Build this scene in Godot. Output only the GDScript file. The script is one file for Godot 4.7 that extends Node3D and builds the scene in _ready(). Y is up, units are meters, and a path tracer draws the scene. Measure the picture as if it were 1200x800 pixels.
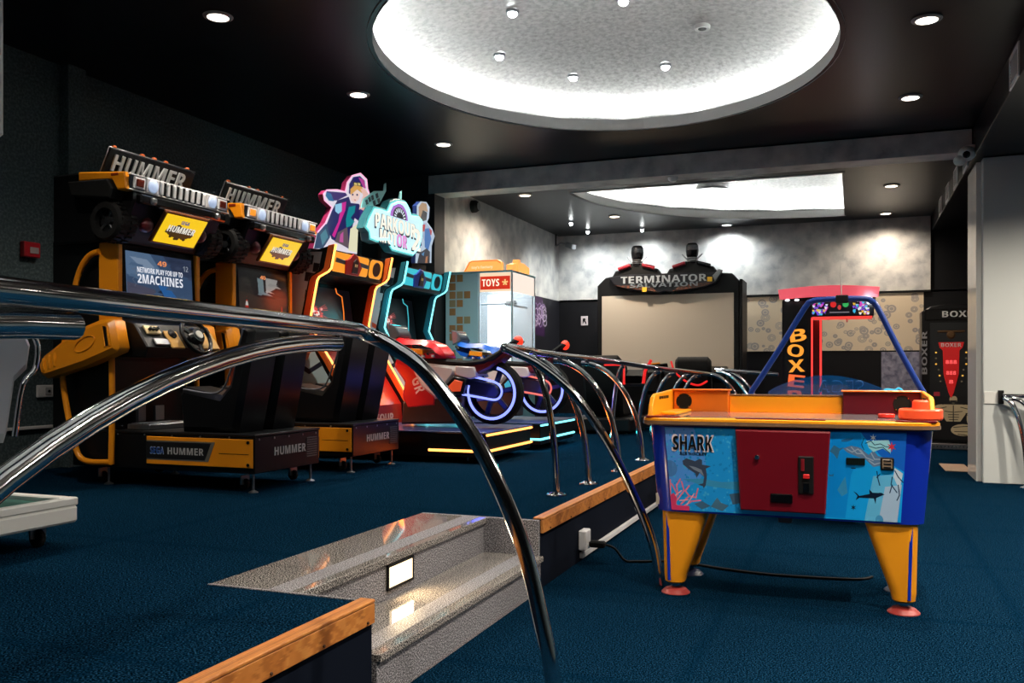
extends Node3D
# Arcade hall. World: room depth runs along -z, x to the right, lower carpet at y = 0, raised deck at y = DECK.

var names := {}
var mesh_cache := {}
var mat_cache := {}
const DECK := 0.369
const CEIL := 3.68

# ---------------------------------------------------------------- nodes
func numbered(called):
	if not names.has(called):
		names[called] = 0
		return called
	names[called] += 1
	return "%s_%03d" % [called, names[called]]

func tag(o, label, category, group = ""):
	o.set_meta("label", label)
	o.set_meta("category", category)
	if group != "":
		o.set_meta("group", group)
	return o

func thing(called, label, category, at = Vector3.ZERO, turn = 0.0, group = ""):
	var o = Node3D.new()
	o.name = numbered(called)
	add_child(o)
	o.position = at
	o.rotation_degrees.y = turn
	return tag(o, label, category, group)

func struct(called, at = Vector3.ZERO):
	var o = Node3D.new()
	o.name = numbered(called)
	add_child(o)
	o.position = at
	o.set_meta("kind", "structure")
	return o

func P(parent, called, mesh, m, at = Vector3.ZERO, rot = Vector3.ZERO):
	var o = MeshInstance3D.new()
	o.name = called
	o.mesh = mesh
	o.material_override = m
	o.position = at
	o.rotation_degrees = rot
	parent.add_child(o, true)
	return o

func PB(parent, called, mesh, m, at, basis):
	var o = P(parent, called, mesh, m)
	o.transform = Transform3D(basis, at)
	return o

func BX(parent, called, lo, hi, m, bevel = 0.004):
	return P(parent, called, box_mesh(hi - lo, bevel), m, (lo + hi) / 2.0)

func W(x, h, d):
	return Vector3(x, h, -d)

# ---------------------------------------------------------------- materials
func mat(key, c, rough = 0.6, metal = 0.0, spec = 0.5):
	if mat_cache.has(key):
		return mat_cache[key]
	var m = StandardMaterial3D.new()
	m.resource_name = key
	m.albedo_color = c
	m.roughness = rough
	m.metallic = metal
	m.metallic_specular = spec
	mat_cache[key] = m
	return m

func C8(r, g, b):
	return Color(r / 255.0, g / 255.0, b / 255.0)

func glow(key, c, energy, base = Color(0.02, 0.02, 0.02)):
	if mat_cache.has(key):
		return mat_cache[key]
	var m = mat(key, base, 0.5)
	m.emission_enabled = true
	m.emission = c
	m.emission_energy_multiplier = energy
	return m

func printed(key, img, rough = 0.4, energy = 0.0):
	if mat_cache.has(key):
		return mat_cache[key]
	var m = mat(key, Color.WHITE, rough)
	var t = ImageTexture.create_from_image(img)
	m.texture_repeat = false
	if energy > 0.0:
		m.albedo_color = Color(0.03, 0.03, 0.03)
		m.emission_enabled = true
		m.emission = Color.BLACK
		m.emission_texture = t
		m.emission_energy_multiplier = energy
	else:
		m.albedo_texture = t
	return m

func glass(key, c, alpha):
	if mat_cache.has(key):
		return mat_cache[key]
	var m = mat(key, Color(c.r, c.g, c.b, alpha), 0.03)
	m.transparency = BaseMaterial3D.TRANSPARENCY_ALPHA
	return m

func noise_tex(seed_, freq, ramp, size = 512, kind = FastNoiseLite.TYPE_SIMPLEX_SMOOTH, oct = 4, warp = 0.0):
	var n = FastNoiseLite.new()
	n.seed = seed_
	n.noise_type = kind
	n.frequency = freq
	n.fractal_octaves = oct
	if warp > 0.0:
		n.domain_warp_enabled = true
		n.domain_warp_amplitude = warp
		n.domain_warp_frequency = freq * 1.5
	var t = NoiseTexture2D.new()
	t.width = size
	t.height = size
	t.seamless = true
	t.noise = n
	if ramp != null:
		var g = Gradient.new()
		g.offsets = PackedFloat32Array(ramp.map(func(q): return q[0]))
		g.colors = PackedColorArray(ramp.map(func(q): return q[1]))
		t.color_ramp = g
	return t

func bump_tex(seed_, freq, size = 512, strength = 4.0):
	var t = noise_tex(seed_, freq, null, size)
	t.as_normal_map = true
	t.bump_strength = strength
	return t

func tri(m, scale, world = true):
	m.uv1_triplanar = true
	m.uv1_world_triplanar = world
	m.uv1_scale = Vector3.ONE * scale
	return m

# ---------------------------------------------------------------- mesh building
class MB:
	var st = SurfaceTool.new()
	func _init():
		st.begin(Mesh.PRIMITIVE_TRIANGLES)
	func v(p, n, uv):
		st.set_normal(n)
		st.set_uv(uv)
		st.add_vertex(p)
	func t(a, b, c, na, nb, nc, ua = Vector2.ZERO, ub = Vector2.ZERO, uc = Vector2.ZERO):
		if (b - a).cross(c - a).dot(na + nb + nc) > 0.0:
			v(a, na, ua); v(c, nc, uc); v(b, nb, ub)
		else:
			v(a, na, ua); v(b, nb, ub); v(c, nc, uc)
	func q(a, b, c, d, n):
		t(a, b, c, n, n, n, Vector2(0, 1), Vector2(1, 1), Vector2(1, 0))
		t(a, c, d, n, n, n, Vector2(0, 1), Vector2(1, 0), Vector2(0, 0))
	func flat(a, b, c, out):
		var n = (b - a).cross(c - a).normalized()
		if n.dot(out) < 0.0:
			n = -n
		t(a, b, c, n, n, n)
	func done():
		return st.commit()

func box_mesh(size, bevel = 0.004):
	var key = "b%.4f_%.4f_%.4f_%.4f" % [size.x, size.y, size.z, bevel]
	if mesh_cache.has(key):
		return mesh_cache[key]
	var b = minf(bevel, minf(size.x, minf(size.y, size.z)) * 0.45)
	var h = size / 2.0
	var mb = MB.new()
	var ax = [Vector3.RIGHT, Vector3.UP, Vector3.BACK]
	for k in 3:
		var u = ax[(k + 1) % 3]
		var w = ax[(k + 2) % 3]
		var hu = h[(k + 1) % 3] - b
		var hw = h[(k + 2) % 3] - b
		for s in [-1.0, 1.0]:
			var c = ax[k] * s * h[k]
			mb.q(c - u * hu - w * hw, c + u * hu - w * hw, c + u * hu + w * hw, c - u * hu + w * hw, ax[k] * s)
	if b > 0.0:
		for k in 3:
			var a = ax[k]
			var u = ax[(k + 1) % 3]
			var w = ax[(k + 2) % 3]
			var ha = h[k] - b
			for su in [-1.0, 1.0]:
				for sw in [-1.0, 1.0]:
					var p1 = u * su * h[(k + 1) % 3] + w * sw * (h[(k + 2) % 3] - b)
					var p2 = u * su * (h[(k + 1) % 3] - b) + w * sw * h[(k + 2) % 3]
					mb.q(p1 - a * ha, p1 + a * ha, p2 + a * ha, p2 - a * ha, (u * su + w * sw).normalized())
		for sx in [-1.0, 1.0]:
			for sy in [-1.0, 1.0]:
				for sz in [-1.0, 1.0]:
					var s = Vector3(sx, sy, sz)
					mb.flat(s * (h - Vector3(0, b, b)), s * (h - Vector3(b, 0, b)), s * (h - Vector3(b, b, 0)), s)
	mesh_cache[key] = mb.done()
	return mesh_cache[key]

func pts2(a):
	var o = PackedVector2Array()
	for i in range(0, a.size(), 2):
		o.append(Vector2(a[i], a[i + 1]))
	return o

func rounded(lo, hi, r, n = 5):
	var o = PackedVector2Array()
	for k in 4:
		var c = Vector2(hi.x - r if k in [0, 3] else lo.x + r, hi.y - r if k < 2 else lo.y + r)
		for i in n + 1:
			var a = PI / 2 * (k + float(i) / n)
			o.append(c + Vector2(cos(a), sin(a)) * r)
	return o

func inset(poly, b):
	var o = PackedVector2Array()
	var n = poly.size()
	for i in n:
		var p = poly[i]
		var e1 = (p - poly[(i + n - 1) % n]).normalized()
		var e2 = (poly[(i + 1) % n] - p).normalized()
		var n1 = Vector2(-e1.y, e1.x)
		var n2 = Vector2(-e2.y, e2.x)
		var bis = n1 + n2
		if bis.length() < 0.01:
			bis = n1
		bis = bis.normalized()
		o.append(p + bis * b / maxf(0.4, bis.dot(n1)))
	return o

# polygon in the xy plane, thickness along z (centred); front face has uv over its bounding box
func prism(poly, depth, bevel = 0.0, smooth = false, bounds = null):
	if Geometry2D.is_polygon_clockwise(poly):
		poly = poly.duplicate()
		poly.reverse()
	var lo = poly[0]
	var hi = poly[0]
	for p in poly:
		lo = lo.min(p)
		hi = hi.max(p)
	if bounds != null:
		lo = bounds[0]
		hi = bounds[1]
	var face = inset(poly, bevel) if bevel > 0.0 else poly
	var idx = Geometry2D.triangulate_polygon(face)
	var mb = MB.new()
	var h = depth / 2.0
	for s in [1.0, -1.0]:
		var n = Vector3(0, 0, s)
		for i in range(0, idx.size(), 3):
			var a = []
			var u = []
			for j in 3:
				var p = face[idx[i + j]]
				a.append(Vector3(p.x, p.y, s * h))
				u.append(Vector2((p.x - lo.x) / (hi.x - lo.x), 1.0 - (p.y - lo.y) / (hi.y - lo.y)))
			mb.t(a[0], a[1], a[2], n, n, n, u[0], u[1], u[2])
	var c = poly.size()
	var vn = []
	for i in c:
		var e1 = (poly[i] - poly[(i + c - 1) % c]).normalized()
		var e2 = (poly[(i + 1) % c] - poly[i]).normalized()
		var bn = (Vector2(e1.y, -e1.x) + Vector2(e2.y, -e2.x)).normalized()
		vn.append(Vector3(bn.x, bn.y, 0))
	for i in c:
		var j = (i + 1) % c
		var e = (poly[j] - poly[i]).normalized()
		var n = Vector3(e.y, -e.x, 0)
		var na = vn[i] if smooth else n
		var nb = vn[j] if smooth else n
		var A = Vector3(poly[i].x, poly[i].y, 0)
		var B = Vector3(poly[j].x, poly[j].y, 0)
		var z = Vector3(0, 0, h - bevel)
		mb.t(A - z, B - z, B + z, na, nb, nb)
		mb.t(A - z, B + z, A + z, na, nb, na)
		if bevel > 0.0:
			var FA = Vector3(face[i].x, face[i].y, 0)
			var FB = Vector3(face[j].x, face[j].y, 0)
			for s in [1.0, -1.0]:
				var zz = Vector3(0, 0, s)
				var ma = (na + zz).normalized()
				var mbn = (nb + zz).normalized()
				mb.t(A + z * s, B + z * s, FB + zz * h, ma, mbn, mbn)
				mb.t(A + z * s, FB + zz * h, FA + zz * h, ma, mbn, ma)
	return mb.done()

func panel(w, h, depth, bevel = 0.0):
	return prism(PackedVector2Array([Vector2(-w / 2, -h / 2), Vector2(w / 2, -h / 2), Vector2(w / 2, h / 2), Vector2(-w / 2, h / 2)]), depth, bevel)

func tube(pts, r, seg = 10, closed = false):
	var mb = MB.new()
	var n = pts.size()
	var rings = []
	var up = Vector3.UP
	var prev = Vector3.ZERO
	for i in n:
		var tg
		if closed:
			tg = (pts[(i + 1) % n] - pts[(i + n - 1) % n]).normalized()
		else:
			tg = (pts[mini(i + 1, n - 1)] - pts[maxi(i - 1, 0)]).normalized()
		if i == 0:
			up = Vector3.UP if absf(tg.y) < 0.9 else Vector3.RIGHT
			up = (up - tg * up.dot(tg)).normalized()
		else:
			up = (up - tg * up.dot(tg)).normalized()
		var side = tg.cross(up)
		var ring = []
		for k in seg + 1:
			var a = TAU * k / seg
			ring.append(up * cos(a) + side * sin(a))
		rings.append(ring)
	var last = n if closed else n - 1
	for i in last:
		var j = (i + 1) % n
		for k in seg:
			var a = rings[i][k]
			var b = rings[i][k + 1]
			var c = rings[j][k + 1]
			var d = rings[j][k]
			mb.t(pts[i] + a * r, pts[i] + b * r, pts[j] + c * r, a, b, c)
			mb.t(pts[i] + a * r, pts[j] + c * r, pts[j] + d * r, a, c, d)
	if not closed:
		for e in [0, n - 1]:
			var tg = (pts[0] - pts[1]).normalized() if e == 0 else (pts[n - 1] - pts[n - 2]).normalized()
			for k in seg:
				mb.t(pts[e] + tg * r * 0.25, pts[e] + rings[e][k] * r, pts[e] + rings[e][k + 1] * r, tg, tg, tg)
	return mb.done()

func curve(a, steps = 6):
	var o = []
	var n = a.size()
	for i in n - 1:
		var p0 = a[maxi(i - 1, 0)]
		var p3 = a[mini(i + 2, n - 1)]
		for s in steps:
			o.append(a[i].cubic_interpolate(a[i + 1], p0, p3, float(s) / steps))
	o.append(a[n - 1])
	return o

func lathe(profile, seg = 24):
	var mb = MB.new()
	var n = profile.size()
	for i in n - 1:
		var p = profile[i]
		var q = profile[i + 1]
		var e = (q - p).normalized()
		var nn = Vector2(e.y, -e.x)
		for k in seg:
			var a = TAU * k / seg
			var b = TAU * (k + 1) / seg
			var da = Vector3(cos(a), 0, sin(a))
			var db = Vector3(cos(b), 0, sin(b))
			var na = da * nn.x + Vector3(0, nn.y, 0)
			var nb = db * nn.x + Vector3(0, nn.y, 0)
			var P1 = da * p.x + Vector3(0, p.y, 0)
			var P2 = db * p.x + Vector3(0, p.y, 0)
			var Q1 = da * q.x + Vector3(0, q.y, 0)
			var Q2 = db * q.x + Vector3(0, q.y, 0)
			if p.x > 0.0:
				mb.t(P1, P2, Q2, na, nb, nb)
			if q.x > 0.0:
				mb.t(P1, Q2, Q1, na, nb, na)
	return mb.done()

func rod(r, h, seg = 16):
	var key = "rod%.4f_%.4f_%d" % [r, h, seg]
	if not mesh_cache.has(key):
		var b = minf(r, h) * 0.15
		mesh_cache[key] = lathe(pts2([0, -h / 2, r - b, -h / 2, r, -h / 2 + b, r, h / 2 - b, r - b, h / 2, 0, h / 2]), seg)
	return mesh_cache[key]

func ellipsoid(r, seg = 16):
	var pr = PackedVector2Array()
	for i in 13:
		var a = -PI / 2 + PI * i / 12.0
		pr.append(Vector2(maxf(0.0, cos(a)) * r.x, sin(a) * r.y))
	return lathe(pr, seg)

# lettering fitted into a box of width w and height h, centred at `at`
func text(parent, called, s, w, h, m, at, basis = Basis.IDENTITY, depth = 0.006, serif = false):
	var key = "t_%s_%s_%f_%f_%f" % [s, str(serif), depth, w, h]
	var tm
	if mesh_cache.has(key):
		tm = mesh_cache[key]
	else:
		var f = SystemFont.new()
		f.font_names = PackedStringArray(["Droid Serif" if serif else "Droid Sans"])
		f.font_weight = 700
		var src = TextMesh.new()
		src.font = f
		src.text = s
		src.font_size = 48
		src.pixel_size = 0.01
		src.depth = 0.1
		src.curve_step = 2.0
		var bb = src.get_aabb()
		var sc = Vector3(w / bb.size.x, h / bb.size.y, depth / 0.1)
		var st = SurfaceTool.new()
		var cen = bb.get_center()
		st.append_from(src, 0, Transform3D(Basis.from_scale(sc), -cen * sc))
		st.deindex()
		tm = st.commit()
		mesh_cache[key] = tm
	return PB(parent, called, tm, m, at, basis)

# ---------------------------------------------------------------- print canvas
func canvas(w, h, c):
	var i = Image.create(w, h, false, Image.FORMAT_RGBA8)
	i.fill(c)
	return i

# polygon in unit coordinates, y down
func pg(img, poly, c):
	var w = img.get_width()
	var h = img.get_height()
	var n = poly.size()
	var y0 = 1e9
	var y1 = -1e9
	for p in poly:
		y0 = minf(y0, p.y * h)
		y1 = maxf(y1, p.y * h)
	for y in range(maxi(0, int(y0)), mini(h, int(y1) + 1)):
		var xs = []
		var yy = y + 0.5
		for i in n:
			var a = poly[i] * Vector2(w, h)
			var b = poly[(i + 1) % n] * Vector2(w, h)
			if (a.y <= yy) != (b.y <= yy):
				xs.append(a.x + (yy - a.y) / (b.y - a.y) * (b.x - a.x))
		xs.sort()
		for k in range(0, xs.size() - 1, 2):
			var x0 = int(round(xs[k]))
			img.fill_rect(Rect2i(x0, y, int(round(xs[k + 1])) - x0, 1), c)

func el(img, cx, cy, rx, ry, c, n = 28):
	var o = PackedVector2Array()
	for i in n:
		o.append(Vector2(cx + cos(TAU * i / n) * rx, cy + sin(TAU * i / n) * ry))
	pg(img, o, c)

func ln(img, poly, wd, c):
	var asp = float(img.get_width()) / img.get_height()
	for i in poly.size() - 1:
		var a = poly[i]
		var b = poly[i + 1]
		var dir = Vector2((b.x - a.x) * asp, b.y - a.y).normalized()
		var nn = Vector2(-dir.y / asp, dir.x) * wd / 2
		pg(img, PackedVector2Array([a + nn, b + nn, b - nn, a - nn]), c)
		el(img, b.x, b.y, wd / 2 / asp, wd / 2, c, 8)

func ringp(img, cx, cy, rx, ry, wd, c):
	var o = PackedVector2Array()
	for i in 25:
		o.append(Vector2(cx + cos(TAU * i / 24) * rx, cy + sin(TAU * i / 24) * ry))
	ln(img, o, wd, c)

# polygon given in plane metres, mapped onto a canvas with bounds lo..hi (y up)
func pm(img, a, lo, hi, c):
	var o = PackedVector2Array()
	for p in pts2(a):
		o.append(Vector2((p.x - lo.x) / (hi.x - lo.x), 1.0 - (p.y - lo.y) / (hi.y - lo.y)))
	pg(img, o, c)

# ---------------------------------------------------------------- lights
func omni(parent, at, c, e, size = 0.05):
	var l = OmniLight3D.new()
	l.light_color = c
	l.light_energy = e
	l.light_size = size
	l.omni_range = 30.0
	l.omni_attenuation = 2.0
	l.shadow_enabled = true
	l.position = at
	parent.add_child(l, true)
	return l

func spot(parent, at, dir, ang, c, e, size = 0.04, soft = 0.6):
	var l = SpotLight3D.new()
	l.light_color = c
	l.light_energy = e
	l.light_size = size
	l.spot_range = 30.0
	l.spot_attenuation = 2.0
	l.spot_angle = ang
	l.spot_angle_attenuation = soft
	l.shadow_enabled = true
	parent.add_child(l, true)
	l.position = at
	l.basis = Basis.looking_at(dir, Vector3.UP if absf(dir.normalized().y) < 0.9 else Vector3.BACK)
	return l

func area(parent, at, dir, size, c, e):
	var l = AreaLight3D.new()
	l.light_color = c
	l.light_energy = e
	l.area_size = size
	l.area_range = 30.0
	l.shadow_enabled = true
	parent.add_child(l, true)
	l.position = at
	l.basis = Basis.looking_at(dir, Vector3.UP if absf(dir.normalized().y) < 0.9 else Vector3.BACK)
	return l

# ================================================================ scene
var carpet
var ceilm
var darkwall
var plaster
var granite
var granite_rough
var chrome
var black
var gloss_black
var yellow
var whitep
var steel
var rubber

func _ready():
	# camera: level, lens shifted so that the horizon lies below the middle
	var cam = Camera3D.new()
	cam.name = "camera"
	add_child(cam)
	cam.position = Vector3(0, 1.18, 0)
	cam.rotation.y = atan(400.0 / 1040.0)
	cam.projection = Camera3D.PROJECTION_FRUSTUM
	cam.near = 0.05
	cam.far = 60.0
	cam.size = 800.0 / 1040.0 * 0.05
	cam.frustum_offset = Vector2(0, 32.0 / 1040.0 * 0.05)
	cam.current = true
	# environment: a closed room, no sky
	var env = Environment.new()
	env.background_mode = Environment.BG_COLOR
	env.background_color = Color.BLACK
	env.tonemap_mode = Environment.TONE_MAPPER_LINEAR
	env.tonemap_exposure = 1.0
	env.sdfgi_enabled = true
	env.ssao_enabled = true
	env.ssil_enabled = true
	var we = WorldEnvironment.new()
	we.name = "environment"
	we.environment = env
	add_child(we)
	materials()
	shell()
	ceiling_fixtures()
	stairs()
	railings()
	hummers()
	parkour()
	crane()
	shark_table()
	far_table()
	boxer_lit()
	boxer_dark()
	theatre()
	left_machine()
	background()
	small_things()

func materials():
	carpet = mat("carpet", Color.WHITE, 1.0, 0.0, 0.0)
	carpet.specular_mode = BaseMaterial3D.SPECULAR_DISABLED
	carpet.albedo_texture = noise_tex(3, 0.15, [[0.25, C8(0, 7, 14)], [0.45, C8(1, 19, 34)], [0.56, C8(3, 27, 45)], [0.78, C8(32, 66, 90)]], 1024, FastNoiseLite.TYPE_SIMPLEX_SMOOTH, 3)
	carpet.normal_enabled = true
	carpet.normal_texture = bump_tex(4, 0.12, 512, 6.0)
	carpet.normal_scale = 0.4
	tri(carpet, 0.75)
	ceilm = mat("ceiling_paint", C8(8, 12, 20), 0.34, 0.0, 0.3)
	darkwall = mat("dark_wall_paper", Color.WHITE, 0.8)
	darkwall.albedo_texture = noise_tex(11, 0.05, [[0.0, C8(38, 52, 56)], [0.5, C8(60, 76, 81)], [1.0, C8(96, 108, 112)]], 512, FastNoiseLite.TYPE_SIMPLEX_SMOOTH, 4)
	tri(darkwall, 1.3)
	plaster = mat("marbled_plaster", Color.WHITE, 0.42)
	plaster.albedo_texture = noise_tex(21, 0.006, [[0.0, C8(140, 142, 146)], [0.3, C8(168, 169, 171)], [0.5, C8(182, 182, 182)], [0.7, C8(192, 192, 190)], [1.0, C8(208, 208, 204)]], 1024, FastNoiseLite.TYPE_SIMPLEX_SMOOTH, 6, 60.0)
	plaster.normal_enabled = true
	plaster.normal_texture = bump_tex(22, 0.02, 512, 2.0)
	plaster.normal_scale = 0.3
	tri(plaster, 0.45)
	granite = mat("granite", Color.WHITE, 0.05)
	granite.albedo_texture = noise_tex(31, 0.14, [[0.22, C8(34, 33, 34)], [0.42, C8(90, 87, 86)], [0.55, C8(118, 114, 111)], [0.78, C8(190, 184, 178)]], 1024, FastNoiseLite.TYPE_SIMPLEX, 2)
	tri(granite, 0.8)
	granite_rough = mat("granite_rough", Color.WHITE, 0.55)
	granite_rough.albedo_texture = noise_tex(32, 0.14, [[0.22, C8(34, 34, 38)], [0.48, C8(94, 93, 99)], [0.78, C8(186, 184, 188)]], 1024, FastNoiseLite.TYPE_SIMPLEX, 2)
	tri(granite_rough, 0.8)
	chrome = mat("chrome", C8(205, 205, 208), 0.1, 1.0)
	steel = mat("brushed_steel", C8(150, 152, 156), 0.35, 1.0)
	black = mat("matt_black", C8(11, 12, 14), 0.6, 0.0, 0.35)
	gloss_black = mat("gloss_black", C8(7, 7, 9), 0.22, 0.0, 0.4)
	yellow = mat("cab_yellow", C8(226, 140, 18), 0.35)
	whitep = mat("white_paint", C8(225, 226, 224), 0.4)
	rubber = mat("rubber", C8(10, 11, 12), 0.7, 0.0, 0.35)
	mat("deck_skirt", C8(6, 13, 26), 0.9, 0.0, 0.2)
	mat("outlet_white", C8(205, 205, 208), 0.4)

# ---------------------------------------------------------------- room shell
# flat ring from a star-shaped hole to a rectangle, in the xz plane, facing down
func plate_hole(x0, x1, z0, z1, hole, centre, y):
	var mb = MB.new()
	var angs = []
	for p in hole:
		angs.append(fposmod((p - centre).angle(), TAU))
	for c in [Vector2(x0, z0), Vector2(x1, z0), Vector2(x1, z1), Vector2(x0, z1)]:
		angs.append(fposmod((c - centre).angle(), TAU))
	angs.sort()
	var inner = []
	var outer = []
	for a in angs:
		var dir = Vector2(cos(a), sin(a))
		var best = 0.0
		for i in hole.size():
			var hit = Geometry2D.segment_intersects_segment(centre, centre + dir * 50.0, hole[i], hole[(i + 1) % hole.size()])
			if hit != null:
				best = maxf(best, (hit - centre).length())
		inner.append(centre + dir * best)
		var tx = ((x1 if dir.x > 0 else x0) - centre.x) / dir.x if absf(dir.x) > 1e-6 else 1e9
		var tz = ((z1 if dir.y > 0 else z0) - centre.y) / dir.y if absf(dir.y) > 1e-6 else 1e9
		outer.append(centre + dir * minf(tx, tz))
	var n = angs.size()
	for yy in [[y, -1.0], [y + 0.08, 1.0]]:
		var nn = Vector3(0, yy[1], 0)
		for i in n:
			var j = (i + 1) % n
			var a = Vector3(inner[i].x, yy[0], inner[i].y)
			var b = Vector3(inner[j].x, yy[0], inner[j].y)
			var c = Vector3(outer[j].x, yy[0], outer[j].y)
			var d = Vector3(outer[i].x, yy[0], outer[i].y)
			mb.t(a, b, c, nn, nn, nn)
			mb.t(a, c, d, nn, nn, nn)
	return mb.done()

# rim standing round a hole
func rim(hole, y0, y1, thick, centre):
	var mb = MB.new()
	var n = hole.size()
	for i in n:
		var a = hole[i]
		var b = hole[(i + 1) % n]
		var da = (a - centre).normalized() * thick
		var db = (b - centre).normalized() * thick
		var e = (b - a).normalized()
		var nin = Vector3(e.y, 0, -e.x)
		if nin.dot(Vector3(centre.x - a.x, 0, centre.y - a.y)) < 0:
			nin = -nin
		var A0 = Vector3(a.x, y0, a.y)
		var B0 = Vector3(b.x, y0, b.y)
		var A1 = Vector3(a.x, y1, a.y)
		var B1 = Vector3(b.x, y1, b.y)
		var A2 = Vector3(a.x + da.x, y1, a.y + da.y)
		var B2 = Vector3(b.x + db.x, y1, b.y + db.y)
		var A3 = Vector3(a.x + da.x, y0, a.y + da.y)
		var B3 = Vector3(b.x + db.x, y0, b.y + db.y)
		mb.q(A0, B0, B1, A1, nin)
		mb.q(A1, B1, B2, A2, Vector3.UP)
		mb.q(A2, B2, B3, A3, -nin)
	return mb.done()

# shallow cupola over the hole: from its outer ring up to the crown
func dome(hole, centre, grow, y0, rise, rings = 10):
	var mb = MB.new()
	var n = hole.size()
	var rows = []
	for k in rings + 1:
		var t = float(k) / rings
		var row = []
		var s = cos(t * PI / 2)
		var y = y0 + rise * sin(t * PI / 2)
		for p in hole:
			var q = p - centre
			q += q.normalized() * grow
			q *= s
			row.append(Vector3(centre.x + q.x, y, centre.y + q.y))
		rows.append(row)
	var focus = Vector3(centre.x, y0 - 6.0, centre.y)
	for k in rings:
		for i in n:
			var j = (i + 1) % n
			var a = rows[k][i]
			var b = rows[k][j]
			var c = rows[k + 1][j]
			var d = rows[k + 1][i]
			var na = (focus - a).normalized()
			var nb = (focus - b).normalized()
			var nc = (focus - c).normalized()
			var nd = (focus - d).normalized()
			mb.t(a, b, c, na, nb, nc)
			mb.t(a, c, d, na, nc, nd)
	return mb.done()

var oval_hole
var back_hole
var near_hole
const NEAR_C := Vector2(-1.88, -1.3)
const OVAL_C := Vector2(-1.88, -7.0)
const BACK_C := Vector2(-1.5, -12.9)

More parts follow.
